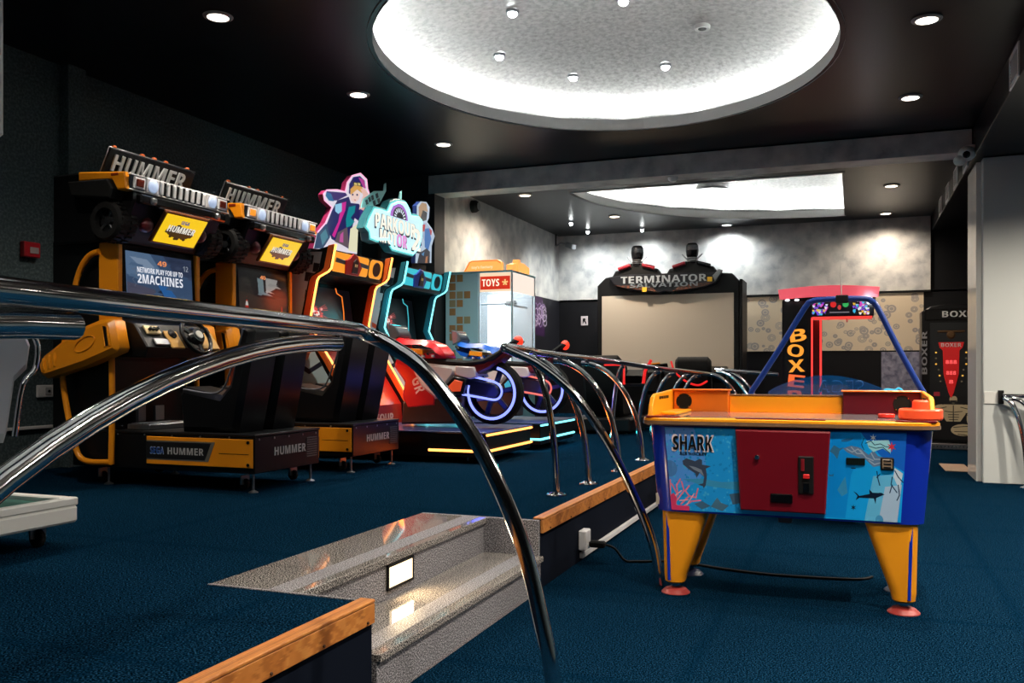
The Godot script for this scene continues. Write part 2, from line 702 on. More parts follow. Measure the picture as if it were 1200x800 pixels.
func shell():
	# lower carpet
	var f = struct("floor")
	BX(f, "carpet", Vector3(-6.3, -0.1, -15.6), Vector3(4.6, 0.0, 4.0), carpet, 0.0)
	# raised carpet deck on the left, notched for the steps
	var dk = struct("floor_raised")
	BX(dk, "carpet", Vector3(-6.3, 0.001, -15.55), Vector3(-2.265, DECK, 4.0), carpet, 0.0)
	BX(dk, "carpet", Vector3(-2.265, 0.001, -2.71), Vector3(-1.585, DECK, 4.0), carpet, 0.0)
	BX(dk, "carpet", Vector3(-2.265, 0.001, -15.55), Vector3(-1.585, DECK, -4.489), carpet, 0.0)
	BX(dk, "skirt", Vector3(-1.583, 0.002, -2.71), Vector3(-1.566, DECK - 0.07, 4.0), mat_cache["deck_skirt"], 0.0)
	BX(dk, "skirt", Vector3(-1.583, 0.002, -12.6), Vector3(-1.566, DECK - 0.07, -4.489), mat_cache["deck_skirt"], 0.0)
	# timber nosing
	var wood = mat("pine", Color.WHITE, 0.45)
	var wi = canvas(64, 512, C8(172, 106, 46))
	var rng = RandomNumberGenerator.new()
	rng.seed = 5
	for k in 60:
		var x = rng.randf()
		var c = C8(172, 106, 46).lerp(C8(128, 72, 28) if rng.randf() < 0.5 else C8(196, 134, 68), rng.randf() * 0.7)
		var pts = PackedVector2Array()
		for s in 9:
			pts.append(Vector2(x + 0.03 * sin(s * 1.3 + k), s / 8.0))
		ln(wi, pts, 0.002 + rng.randf() * 0.003, c)
	wood.albedo_texture = ImageTexture.create_from_image(wi)
	tri(wood, 1.0)
	wood.uv1_scale = Vector3(8, 8, 1)
	var screwm = mat("dark_screw", C8(60, 34, 16), 0.6)
	var k = 1
	for seg in [[-4.0, 2.705], [4.494, 12.6]]:
		var t = struct("trim_%d" % k)
		k += 1
		BX(t, "top_strip", W(-1.608, DECK + 0.001, seg[1]), W(-1.548, DECK + 0.013, seg[0]), wood, 0.003)
		BX(t, "face_strip", W(-1.566, DECK - 0.07, seg[1]), W(-1.55, DECK - 0.001, seg[0]), wood, 0.002)
		var d = seg[0] + 0.12 if k == 3 else seg[1] - 0.05
		for s in 14:
			var dd = d + s * 0.38 if k == 3 else d - s * 0.27
			P(t, "screw", rod(0.005, 0.006, 8), screwm, W(-1.548, DECK - 0.058, dd), Vector3(0, 0, 90))
	# walls
	var wl = struct("wall_left")
	BX(wl, "wall_panel", Vector3(-6.3, DECK, -10.3), Vector3(-6.1, 4.5, 4.0), darkwall, 0.0)
	BX(wl, "pilaster", W(-6.1, DECK + 0.001, 5.66), W(-6.0, CEIL, 5.48), darkwall, 0.004)
	BX(wl, "pilaster", W(-6.1, DECK + 0.001, 1.8), W(-6.0, CEIL, 1.5), darkwall, 0.004)
	var jamb = mat("jamb_paint", C8(30, 33, 38), 0.6)
	var wj = struct("wall_opening")
	BX(wj, "jamb", W(-6.1, DECK + 0.001, 10.6), W(-5.03, CEIL, 10.3), jamb, 0.004)
	var wlb = struct("wall_left_back")
	var purple = wall_mural()
	BX(wlb, "plaster", W(-5.25, 2.42, 15.6), W(-5.03, 3.62, 10.6), plaster, 0.0)
	BX(wlb, "lower_wall", W(-5.25, DECK, 15.6), W(-5.045, 2.42, 10.6), mat("wainscot", C8(8, 9, 14), 0.5, 0.0, 0.35), 0.0)
	PB(wlb, "mural", panel(3.6, 1.45, 0.012), purple, W(-5.036, 1.69, 13.75), Basis(Vector3(0, 0, -1), Vector3.UP, Vector3(1, 0, 0)))
	var wb = struct("wall_back")
	var wains = mat_cache["wainscot"]
	BX(wb, "lower_wall", W(-5.25, 0.001, 15.75), W(4.5, 2.40, 15.5), wains, 0.0)
	BX(wb, "plaster", W(-5.25, 2.43, 15.75), W(1.14, 3.62, 15.47), plaster, 0.0)
	BX(wb, "upper_wall", W(1.141, 2.43, 15.75), W(4.5, 4.0, 15.52), wains, 0.0)
	PB(wb, "wallpaper", panel(2.72, 0.92, 0.012), wallpaper(), W(-0.32, 1.935, 15.488), Basis.IDENTITY)
	BX(wb, "shadow_gap", W(-1.70, 2.40, 15.49), W(1.14, 2.43, 15.46), black, 0.0)
	var lil = mat("lilac_plaster", Color.WHITE, 0.6)
	lil.albedo_texture = noise_tex(41, 0.02, [[0.0, C8(70, 70, 92)], [0.5, C8(118, 118, 138)], [1.0, C8(150, 150, 168)]], 512, FastNoiseLite.TYPE_SIMPLEX_SMOOTH, 5, 30.0)
	tri(lil, 0.8)
	BX(wb, "lilac_panel", W(0.42, 0.2, 15.5), W(1.05, 1.45, 15.47), lil, 0.004)
	# right: white wall end, white return and the dark room behind it
	var wr = struct("wall_right")
	BX(wr, "white_panel", W(1.25, 0.001, 11.2), W(4.5, 3.36, 10.3), mat("white_wall", C8(196, 200, 198), 0.5), 0.006)
	BX(wr, "white_post", W(1.20, 0.001, 11.15), W(1.249, 3.34, 10.42), mat("white_gloss", C8(214, 214, 210), 0.15), 0.004)
	BX(wr, "side_wall", W(4.5, 0.001, 15.75), W(4.65, 4.4, -4.0), darkwall, 0.0)
	var wf = struct("wall_front")
	BX(wf, "wall_panel", Vector3(-6.3, 0.001, 4.0), Vector3(4.65, 4.5, 4.2), darkwall, 0.0)
	# ceilings with their openings
	oval_hole = PackedVector2Array()
	for i in 72:
		var a = TAU * i / 72
		oval_hole.append(OVAL_C + Vector2(cos(a) * 1.79, sin(a) * 2.1))
	back_hole = PackedVector2Array()
	for i in 33:
		var a = PI / 2 * i / 32.0
		back_hole.append(Vector2(-0.13 - 3.47 * cos(a), -11.67 - 3.25 * sin(a)))
	for i in 6:
		back_hole.append(Vector2(-0.13, -14.92 + 3.25 * (i + 1) / 6.0))
	for i in range(1, 8):
		back_hole.append(Vector2(-0.13 - 3.47 * i / 8.0, -11.67))
	var c = struct("ceiling")
	P(c, "black_ceiling", plate_hole(-6.3, 4.65, -10.3, -4.15, oval_hole, OVAL_C, CEIL), ceilm)
	near_hole = PackedVector2Array()
	for p in oval_hole:
		near_hole.append(p - OVAL_C + NEAR_C)
	P(c, "black_ceiling", plate_hole(-6.3, 4.65, -4.15, 4.0, near_hole, NEAR_C, CEIL), ceilm)
	var lip0 = mat("lip_paint", C8(196, 196, 194), 0.6)
	P(c, "oval_lip", rim(near_hole, CEIL - 0.01, CEIL + 0.1, 0.04, NEAR_C), lip0)
	P(c, "oval_dome", dome(near_hole, NEAR_C, 0.34, CEIL + 0.02, 0.5), dome_mat())
	P(c, "trough_floor", rim(oval_hole_grown(near_hole, NEAR_C, 0.04), CEIL + 0.021, CEIL + 0.022, 0.30, NEAR_C), lip0)
	var lip = mat("lip_paint", C8(196, 196, 194), 0.6)
	P(c, "oval_lip", rim(oval_hole, CEIL - 0.01, CEIL + 0.1, 0.04, OVAL_C), lip)
	P(c, "oval_dome", dome(oval_hole, OVAL_C, 0.34, CEIL + 0.02, 0.5), dome_mat())
	P(c, "trough_floor", rim(oval_hole_grown(oval_hole, OVAL_C, 0.04), CEIL + 0.021, CEIL + 0.022, 0.30, OVAL_C), lip)
	var cb = struct("ceiling_back")
	P(cb, "black_ceiling", plate_hole(-5.25, 4.65, -15.75, -10.3, back_hole, BACK_C, 3.6), ceilm)
	P(cb, "arc_lip", rim(back_hole, 3.59, 3.70, 0.04, BACK_C), lip)
	P(cb, "arc_dome", dome(back_hole, BACK_C, 0.3, 3.62, 0.45), dome_mat())
	P(cb, "trough_floor", rim(oval_hole_grown(back_hole, BACK_C, 0.04), 3.625, 3.626, 0.26, BACK_C), lip)
	# plaster beam across the opening
	var bm = struct("trim_3")
	BX(bm, "beam", W(-5.12, 3.43, 10.62), W(1.15, 3.67, 10.3), plaster, 0.004)
	# bulkhead with the air vents
	var bk = struct("ceiling_bulkhead")
	BX(bk, "bulkhead", W(1.16, 3.37, 15.5), W(4.5, CEIL - 0.002, -4.0), ceilm, 0.004)

func oval_hole_grown(h, c, g):
	var o = PackedVector2Array()
	for p in h:
		o.append(p + (p - c).normalized() * g)
	return o

func dome_mat():
	if mat_cache.has("dome_plaster"):
		return mat_cache["dome_plaster"]
	var m = mat("dome_plaster", Color.WHITE, 0.3)
	m.albedo_texture = noise_tex(51, 0.035, [[0.15, C8(128, 127, 124)], [0.42, C8(158, 157, 154)], [0.52, C8(168, 167, 164)], [0.85, C8(192, 191, 188)]], 1024, FastNoiseLite.TYPE_SIMPLEX_SMOOTH, 6, 40.0)
	tri(m, 0.45)
	return m

func wallpaper():
	var img = canvas(1024, 384, C8(206, 190, 166))
	var rng = RandomNumberGenerator.new()
	rng.seed = 77
	var g = C8(150, 144, 142)
	for k in 110:
		var x = rng.randf()
		var y = rng.randf()
		var r = 0.018 + 0.05 * rng.randf()
		var asp = 384.0 / 1024.0
		for q in range(3):
			ringp(img, x, y, r * asp * (1.0 - q * 0.3), r * (1.0 - q * 0.3), 0.011, g)
		if rng.randf() < 0.5:
			el(img, x, y, r * asp, r, Color(g.r, g.g, g.b), 16)
			ringp(img, x, y, r * asp * 0.55, r * 0.55, 0.01, C8(206, 190, 166))
	return printed("circle_wallpaper", img, 0.7)

func wall_mural():
	var img = canvas(512, 256, C8(44, 16, 56))
	pg(img, PackedVector2Array([Vector2(0, 0.42), Vector2(0.3, 0.5), Vector2(0.6, 0.45), Vector2(1, 0.5), Vector2(1, 1), Vector2(0, 1)]), C8(16, 16, 24))
	pg(img, PackedVector2Array([Vector2(0, 0.78), Vector2(0.5, 0.84), Vector2(0.75, 0.9), Vector2(0.7, 1), Vector2(0, 1)]), C8(86, 76, 62))
	pg(img, PackedVector2Array([Vector2(0.72, 0), Vector2(1, 0), Vector2(1, 1), Vector2(0.8, 1)]), C8(18, 18, 26))
	var rng = RandomNumberGenerator.new()
	rng.seed = 9
	for k in 46:
		var x = 0.02 + 0.74 * rng.randf()
		var y = 0.16 + 0.14 * rng.randf()
		var w = 0.02 + 0.02 * rng.randf()
		var pts = PackedVector2Array()
		for i in 8:
			pts.append(Vector2(x + cos(i * 0.8) * w, y + sin(i * 0.8) * w * 2.6))
		ln(img, pts, 0.014, C8(176, 160, 186) if k % 3 else C8(120, 96, 140))
	for k in 40:
		var x = 0.02 + 0.76 * rng.randf()
		var y0 = 0.02 + 0.2 * rng.randf()
		ln(img, PackedVector2Array([Vector2(x, y0), Vector2(x + 0.004, y0 + 0.1 + 0.25 * rng.randf())]), 0.008, C8(140, 122, 156))
	return printed("purple_mural", img, 0.5)

# ---------------------------------------------------------------- ceiling fixtures
func downlight(x, y, d, label, col, e, ang = 50.0, r = 0.075, group = ""):
	var t = thing("ceiling_downlight", label, "downlight", W(x, y, d), 0, group)
	var trim = lathe(pts2([r, 0.004, r, -0.012, r + 0.012, -0.014, r + 0.028, -0.006, r + 0.03, 0.0]), 24)
	P(t, "trim_ring", trim, mat("lamp_trim", C8(150, 150, 150), 0.4))
	P(t, "lamp_lens", rod(r - 0.001, 0.006, 24), glow("lamp_lens_%s" % col.to_html(), col, 6.0), Vector3(0, -0.008, 0))
	if e > 0.0:
		spot(t, Vector3(0, -0.02, 0), Vector3.DOWN, ang, col, e, 0.06, 0.8)
	return t

func cove(parent, hole, centre, y, grow, c, e, n, emit):
	var ring = []
	for p in hole:
		var q = p + (p - centre).normalized() * grow
		ring.append(Vector3(q.x, y, q.y))
	P(parent, "led_light_strip", tube(ring, 0.012, 6, true), glow("cove_led", c, emit))
	var per = []
	var total = 0.0
	for i in ring.size():
		per.append(total)
		total += ring[i].distance_to(ring[(i + 1) % ring.size()])
	for k in n:
		var s = total * (k + 0.5) / n
		for i in ring.size():
			var nx = per[i + 1] if i + 1 < ring.size() else total
			if s <= nx:
				var f = (s - per[i]) / maxf(1e-5, nx - per[i])
				var a = ring[i]
				var b = ring[(i + 1) % ring.size()]
				var tg = (b - a).normalized()
				var inw = Vector3(centre.x, y, centre.y) - a
				inw = (inw - tg * inw.dot(tg)).normalized()
				var l = AreaLight3D.new()
				l.light_color = c
				l.light_energy = e
				l.area_size = Vector2(total / n, 0.03)
				l.area_range = 30.0
				l.shadow_enabled = true
				parent.add_child(l, true)
				var dir = (Vector3.UP * 1.0 + inw * 0.9).normalized()
				var up = tg.cross(dir).normalized()
				l.transform = Transform3D(Basis(tg, up, tg.cross(up)).orthonormalized(), a.lerp(b, f) + Vector3(0, 0.03, 0))
				if (-l.basis.z).dot(dir) < 0:
					l.basis = Basis(-l.basis.x, l.basis.y, -l.basis.z)
				break

func ceiling_fixtures():
	var cool = Color(0.97, 0.99, 0.98)
	var warm = Color(1.0, 0.92, 0.82)
	var neutral = Color(1.0, 0.95, 0.88)
	var ov = thing("cove_light", "white cove light hidden round the rim of the large oval ceiling dome", "cove light")
	cove(ov, oval_hole, OVAL_C, CEIL + 0.045, 0.13, cool, 2.5, 18, 5.0)
	var on = thing("cove_light", "white cove light of the oval dome above the camera, outside the picture", "cove light")
	cove(on, near_hole, NEAR_C, CEIL + 0.045, 0.13, cool, 5.5, 18, 5.0)
	var ob = thing("cove_light", "white cove light behind the rim of the quarter-round recess in the back room", "cove light")
	cove(ob, back_hole, BACK_C, 3.65, 0.12, cool, 1.9, 14, 4.0)
	var y = CEIL - 0.004
	for q in [
		[-4.2, 5.12, "recessed downlight in the black ceiling at top left, nearest the camera above the truck games"],
		[-4.2, 7.03, "recessed downlight in the black ceiling, middle one of the left row"],
		[-4.25, 8.93, "recessed downlight in the black ceiling of the left row, closest to the plaster beam"],
		[0.49, 6.98, "recessed downlight in the black ceiling at top right, nearer one of the right row"],
		[0.49, 8.93, "recessed downlight in the black ceiling at right, closest to the plaster beam"],
		[-4.2, 3.2, "recessed downlight behind the left row, beyond the top edge of the picture"],
		[0.49, 5.06, "recessed downlight over the shark hockey table, beyond the top edge of the picture", 9.0],
		[0.49, 3.1, "recessed downlight over the right aisle, near the camera and outside the picture", 18.0],
		[-4.2, 1.3, "recessed downlight near the camera on the left, outside the picture"],
		[0.49, 1.2, "recessed downlight above the camera, outside the picture", 18.0]]:
		downlight(q[0], y, q[1], q[2], neutral, q[3] if q.size() > 3 else 6.0, 62.0)
	for q in [[2.5, 8.6, "recessed downlight in the bulkhead soffit before the white wall, outside the picture"], [2.5, 6.4, "recessed downlight in the bulkhead soffit beside the hockey table, outside the picture"], [2.5, 4.2, "recessed downlight in the bulkhead soffit to the right of the camera, outside the picture"]]:
		downlight(q[0], 3.366, q[1], q[2], neutral, 18.0, 75.0)
	var yb = 3.596
	for q in [
		[-4.26, 11.58, "warm downlight in the back room ceiling beside the toy machine wall", warm, 9.0],
		[-3.53, 13.7, "downlight in the back room, second along the left, small and dim", warm, 8.0],
		[-1.98, 15.18, "downlight in the back room washing the wall right of the film cabinet", cool, 4.5],
		[0.47, 12.72, "warm downlight in the back room, nearer of the two at right", warm, 9.0],
		[0.47, 14.95, "warm downlight in the back room, farther of the two at right by the back wall", warm, 5.0]]:
		downlight(q[0], yb, q[1], q[2], q[3], q[4], 78.0)
	# bare star-like spots near the back wall
	var n = 0
	for q in [[-4.32, 13.93], [-4.31, 14.88], [-3.38, 15.0]]:
		var t = thing("ceiling_spotlight", ["bright white spotlight in the back room ceiling, left one of three near the corner", "bright white spotlight in the back room ceiling, middle one above the corner camera", "bright white spotlight in the back room ceiling, right one above the film cabinet"][n], "spotlight", W(q[0], 3.596, q[1]))
		n += 1
		P(t, "housing", lathe(pts2([0.05, 0.0, 0.05, -0.02, 0.04, -0.03, 0.03, -0.03, 0.03, 0.0]), 20), steel)
		P(t, "lamp_bulb", ellipsoid(Vector2(0.028, 0.03), 12), glow("spot_bulb", cool, 30.0), Vector3(0, -0.04, 0))
		spot(t, Vector3(0, -0.075, 0), Vector3(0.0, -1, -0.2), 75.0, cool, 2.6, 0.04, 1.0)
	# small spots set in the dome
	n = 0
	for q in [[-2.65, 6.9, "brightest small spotlight in the oval dome, near the top edge"], [-3.06, 7.63, "small spotlight in the oval dome, left one of the lower three"], [-2.58, 8.39, "small spotlight in the oval dome, middle one of the lower three"], [-1.68, 8.46, "small spotlight in the oval dome, right one of the lower three"], [-1.75, 7.08, "small spotlight in the oval dome, at the top edge on the right"]]:
		var e = Vector2((q[0] - OVAL_C.x) / 2.13, (-q[1] - OVAL_C.y) / 2.44).length()
		var yy = CEIL + 0.02 + 0.5 * sqrt(maxf(0.0, 1.0 - e * e))
		var t = thing("dome_spotlight", q[2], "spotlight", W(q[0], yy - 0.012, q[1]))
		P(t, "housing", lathe(pts2([0.055, 0.01, 0.055, -0.012, 0.045, -0.016, 0.045, 0.01]), 20), steel)
		P(t, "lamp_bulb", ellipsoid(Vector2(0.04, 0.03), 12), glow("dome_bulb", cool, 22.0), Vector3(0, -0.018, 0))
		spot(t, Vector3(0, -0.06, 0), Vector3.DOWN, 55.0, cool, 2.2, 0.04, 0.9)
	var sd = thing("smoke_detector", "small round dark detector with a light ring in the oval dome", "detector", W(-1.22, 4.13, 7.76))
	P(sd, "ring", lathe(pts2([0.04, 0.02, 0.04, -0.012, 0.065, -0.016, 0.07, 0.02]), 24), mat("detector_ring", C8(190, 190, 186), 0.5))
	P(sd, "eye", rod(0.036, 0.02, 20), black, Vector3(0, -0.004, 0))
	var sb = thing("smoke_detector", "small white smoke detector under the plaster beam", "detector", W(-1.98, 3.43, 10.42))
	P(sb, "body", lathe(pts2([0, -0.05, 0.04, -0.045, 0.06, -0.02, 0.06, -0.001]), 20), whitep)
	# round diffuser in the back recess
	var rd = thing("ceiling_diffuser", "round slotted air diffuser in the back room's lit recess", "diffuser", W(-2.05, 3.96, 13.95))
	for k in 4:
		P(rd, "ring", lathe(pts2([0.05 + k * 0.06, 0.0, 0.08 + k * 0.06, -0.02, 0.085 + k * 0.06, -0.016, 0.055 + k * 0.06, 0.006]), 28), steel, Vector3(0, 0.01 * (3 - k), 0))
	# vents on the bulkhead
	var lab = ["square air vent on the bulkhead at the right edge, nearest the camera", "square air vent on the bulkhead, second from the camera, above the white wall", "air vent on the bulkhead beyond the beam, next to the dome camera", "air vent on the bulkhead beyond the beam, second from the dome camera", "air vent on the bulkhead beyond the beam, third from the dome camera", "air vent on the bulkhead beyond the beam, farthest from the camera"]
	n = 0
	for d in [6.55, 7.75, 10.95, 11.95, 12.95, 13.95]:
		var t = thing("air_vent", lab[n], "vent", W(1.155, 3.5, d), -90.0)
		n += 1
		var fm = mat("vent_frame", C8(228, 230, 230), 0.45)
		for s in [-1, 1]:
			P(t, "frame", box_mesh(Vector3(0.035, 0.26, 0.014), 0.002), fm, Vector3(s * 0.19, 0, 0))
			P(t, "frame", box_mesh(Vector3(0.41, 0.035, 0.014), 0.002), fm, Vector3(0, s * 0.113, 0))
		for k in 8:
			P(t, "slat", box_mesh(Vector3(0.352, 0.012, 0.006), 0.001), mat("vent_slat", C8(150, 152, 154), 0.5), Vector3(0, -0.085 + k * 0.0243, -0.001), Vector3(35, 0, 0))

# ---------------------------------------------------------------- granite steps
func stairs():
	var t = thing("granite_steps", "polished grey granite steps let into the edge of the carpeted deck", "steps")
	BX(t, "top_slab", W(-2.263, DECK - 0.03, 4.461), W(-1.862, DECK + 0.003, 2.714), granite, 0.004)
	BX(t, "grip_strip", W(-2.0, DECK + 0.0032, 4.461), W(-1.905, DECK + 0.0047, 2.714), granite_rough, 0.0005)
	BX(t, "riser", W(-2.2, 0.001, 4.46), W(-1.88, DECK - 0.031, 2.72), granite_rough, 0.002)
	BX(t, "tread", W(-1.879, 0.155, 4.46), W(-1.535, 0.185, 2.72), granite, 0.004)
	BX(t, "grip_strip", W(-1.68, 0.1852, 4.46), W(-1.59, 0.1867, 2.72), granite_rough, 0.0005)
	BX(t, "riser", W(-1.879, 0.001, 4.46), W(-1.552, 0.154, 2.72), granite_rough, 0.002)
	BX(t, "cheek", W(-2.263, 0.001, 4.487), W(-1.566, DECK + 0.003, 4.462), granite_rough, 0.002)
	BX(t, "edge_strip", W(-2.263, DECK - 0.002, 2.713), W(-1.585, DECK + 0.004, 2.70), granite_rough, 0.001)
	var l = thing("step_light", "glowing square step light in a black frame set in the granite riser", "step light", W(-1.878, 0.278, 3.49), 90.0)
	for s in [-1, 1]:
		P(l, "frame", box_mesh(Vector3(0.012, 0.112, 0.012), 0.002), black, Vector3(s * 0.115, 0, 0.007))
		P(l, "frame", box_mesh(Vector3(0.242, 0.012, 0.012), 0.002), black, Vector3(0, s * 0.05, 0.007))
	P(l, "lamp_glass", box_mesh(Vector3(0.217, 0.088, 0.008), 0.001), glow("step_lamp", Color(1.0, 0.88, 0.7), 2.6), Vector3(0, 0, 0.006))
	area(l, Vector3(0, 0, 0.02), Vector3(0, 0, 1), Vector2(0.2, 0.08), Color(1.0, 0.86, 0.66), 0.3)

# ---------------------------------------------------------------- chrome railings
func ellipse_post(a, b, n = 14):
	# quarter ellipse: leaves `a` level, arrives at `b` upright
	var o = []
	for i in n + 1:
		var t = PI / 2 * i / n
		o.append(Vector3(lerpf(a.x, b.x, sin(t)), lerpf(b.y, a.y, cos(t)), lerpf(a.z, b.z, sin(t))))
	return o

func flange(t, at):
	P(t, "flange", lathe(pts2([0.027, 0.02, 0.05, 0.008, 0.062, 0.006, 0.064, 0.0]), 20), chrome, at)

func railings():
	var r = 0.025
	var t = thing("handrail", "near chrome handrail beside the steps, its arched end sweeping down in the foreground", "handrail")
	var arc = [W(-1.383, 1.302, 1.936), W(-1.447, 1.302, 2.35), W(-1.461, 1.291, 2.489), W(-1.383, 1.249, 2.53), W(-1.265, 1.166, 2.535), W(-1.089, 0.947, 2.535), W(-0.948, 0.664, 2.535), W(-0.878, 0.411, 2.535), W(-0.843, 0.237, 2.535), W(-0.834, 0.0, 2.535)]
	var main = [W(-1.198, 1.307, -0.553), W(-1.235, 1.307, 0.369), W(-1.281, 1.305, 1.032), W(-1.336, 1.304, 1.475)]
	P(t, "rail", tube(curve(main + arc, 7), r, 14), chrome)
	flange(t, W(-0.834, 0.0, 2.535))
	P(t, "post", tube(ellipse_post(W(-1.452, 1.256, 2.304), W(-1.226, DECK + 0.002, 0.535), 22), r * 0.96, 14), chrome)
	P(t, "post", tube(ellipse_post(W(-1.307, 1.256, 1.207), W(-1.143, DECK + 0.002, -0.553), 22), r * 0.96, 14), chrome)
	# far railing
	var u = thing("handrail", "far chrome handrail on the deck behind the hockey table, with a row of curved posts", "handrail")
	var top = [W(-1.89, 1.306, 4.80), W(-1.91, 1.304, 5.05), W(-1.96, 1.30, 5.42), W(-2.12, 1.298, 6.028), W(-2.226, 1.291, 6.867), W(-2.258, 1.277, 7.77), W(-2.175, 1.245, 8.572), W(-1.954, 1.189, 9.309), W(-1.797, 1.152, 10.139), W(-1.659, 1.115, 11.06)]
	P(u, "rail", tube(curve(top, 7), r, 14), chrome)
	var sweep = []
	for q in [[-1.89, 1.30], [-1.83, 1.275], [-1.68, 1.205], [-1.475, 1.04], [-1.285, 0.785], [-1.13, 0.49], [-1.02, 0.22], [-0.985, 0.0]]:
		sweep.append(W(q[0], q[1], 4.80))
	P(u, "rail_end", tube(curve(sweep, 6), r, 14), chrome)
	P(u, "joint", ellipsoid(Vector2(0.029, 0.029), 14), chrome, W(-1.89, 1.303, 4.80))
	for q in [[-1.954, 1.277, 5.42, -1.779], [-2.12, 1.272, 6.028, -1.742], [-2.226, 1.268, 6.867, -1.733], [-2.258, 1.254, 7.77, -1.751]]:
		var b = W(q[3], DECK + 0.002, q[2])
		P(u, "post", tube(ellipse_post(W(q[0] - 0.05, q[1] - 0.02, q[2]), b), r * 0.9, 12), chrome)
		flange(u, b)
	for q in [[-2.157, 1.217, 8.664, -2.258], [-1.936, 1.162, 9.401, -2.166], [-1.862, 1.143, 9.862, -2.12], [-1.779, 1.125, 10.323, -2.046], [-1.724, 1.115, 10.692, -1.991]]:
		P(u, "post", tube(ellipse_post(W(q[0] + 0.02, q[1] - 0.01, q[2]), W(q[3], DECK + 0.002, q[2])), r * 0.9, 10), chrome)
	P(u, "rail_end", tube(ellipse_post(W(-1.659, 1.111, 11.06), W(-1.152, 0.0, 11.06)), r, 12), chrome)
	# right rail on the white wall
	var v = thing("handrail", "short chrome handrail fixed to the white wall at the right edge", "handrail")
	BX(v, "bracket", W(1.385, 0.82, 10.298), W(1.435, 0.96, 10.25), black, 0.004)
	P(v, "rail", tube([W(1.42, 0.905, 10.22), W(2.6, 0.905, 10.0)], 0.025, 12), chrome)
	for q in [[1.43, 10.2, 1.61], [1.50, 10.18, 1.80], [1.70, 10.15, 2.05]]:
		P(v, "post", tube(ellipse_post(W(q[0], 0.88, q[1]), W(q[2], 0.0, q[1] - 0.15)), 0.025, 12), chrome)
		flange(v, W(q[2], 0.0, q[1] - 0.15))
	BX(v, "wall_plate", W(1.26, 0.82, 10.299), W(1.40, 0.945, 10.29), mat("white_gloss", C8(214, 214, 210), 0.15), 0.002)
	# small rail beyond the tables
	var s = thing("handrail", "small chrome handrail seen behind the blue arch, left of the lit boxing machine", "handrail")
	P(s, "rail", tube([W(-1.42, 1.17, 9.9), W(-0.75, 1.12, 9.9)], 0.02, 10), chrome)
	P(s, "post", tube(ellipse_post(W(-1.40, 1.15, 9.88), W(-0.85, 0.0, 9.7)), 0.02, 10), chrome)
	P(s, "post", tube(ellipse_post(W(-1.34, 1.15, 9.92), W(-0.79, 0.0, 9.85)), 0.02, 10), chrome)

# ---------------------------------------------------------------- truck driving games
# local frame of the wall cabinets: +z faces the player, x runs along the wall away from the camera
const SIDE := Basis(Vector3(0, 0, 1), Vector3(0, 1, 0), Vector3(-1, 0, 0))

func screen_image(which):
	var img
	var rng = RandomNumberGenerator.new()
	rng.seed = 40 + which
	if which == 0:
		img = canvas(256, 144, C8(64, 88, 122))
		pg(img, pts2([0, 0, 0.35, 0, 0.5, 0.3, 0.2, 0.55, 0, 0.45]), C8(98, 126, 160))
		pg(img, pts2([0.05, 0.1, 0.3, 0.12, 0.45, 0.3, 0.2, 0.28]), C8(140, 162, 190))
		pg(img, pts2([0.55, 0, 1, 0, 1, 0.4, 0.7, 0.3]), C8(52, 64, 92))
		pg(img, pts2([0, 0.6, 0.4, 0.7, 0.55, 1, 0, 1]), C8(84, 84, 106))
		pg(img, pts2([0.45, 0.6, 0.62, 0.62, 0.85, 1, 0.6, 1]), C8(46, 108, 178))
		pg(img, pts2([0.4, 0.78, 0.5, 0.7, 0.6, 1, 0.4, 1]), C8(28, 44, 70))
		ln(img, pts2([0.08, 0.35, 0.13, 0.32, 0.14, 0.45, 0.08, 0.55, 0.13, 0.62, 0.1, 0.7]), 0.012, C8(110, 120, 140))
	else:
		img = canvas(256, 144, C8(16, 17, 20))
		pg(img, pts2([0, 0.45, 0.4, 0.6, 1, 0.55, 1, 1, 0, 1]), C8(52, 40, 34))
		pg(img, pts2([0.38, 0.15, 0.5, 0.1, 0.52, 0.5, 0.4, 0.5]), C8(118, 140, 146))
		pg(img, pts2([0.56, 0.12, 0.82, 0.14, 0.76, 0.36, 0.56, 0.5]), C8(164, 162, 158))
		pg(img, pts2([0, 0.2, 0.2, 0.15, 0.3, 0.55, 0, 0.5]), C8(38, 34, 32))
		pg(img, pts2([0.11, 0.9, 0.15, 0.6, 0.19, 0.9]), C8(190, 40, 30))
		pg(img, pts2([0.12, 0.82, 0.135, 0.72, 0.165, 0.72, 0.18, 0.82]), C8(220, 215, 210))
		pg(img, pts2([0.86, 0.98, 0.89, 0.75, 0.92, 0.98]), C8(180, 40, 34))
	for k in 26:
		var x = rng.randf()
		var y = rng.randf()
		var b = rng.randf_range(-0.12, 0.16)
		var base = img.get_pixel(int(x * 255), int(y * 143))
		pg(img, PackedVector2Array([Vector2(x, y), Vector2(x + rng.randf() * 0.2, y + 0.03), Vector2(x + rng.randf() * 0.2, y + 0.08), Vector2(x - 0.05, y + 0.06)]), Color(base.r + b * 0.4, base.g + b * 0.4, base.b + b * 0.4))
	return img

func logo_image():
	var img = canvas(256, 144, C8(250, 205, 30))
	var rng = RandomNumberGenerator.new()
	rng.seed = 3
	for k in 60:
		var a = rng.randf() * TAU
		var r = 0.6 + 0.4 * rng.randf()
		el(img, 0.5 + cos(a) * 0.33 * r, 0.56 + sin(a) * 0.24 * r, 0.04, 0.05, C8(40, 30, 14), 9)
	el(img, 0.5, 0.56, 0.33, 0.2, C8(60, 46, 18))
	return img

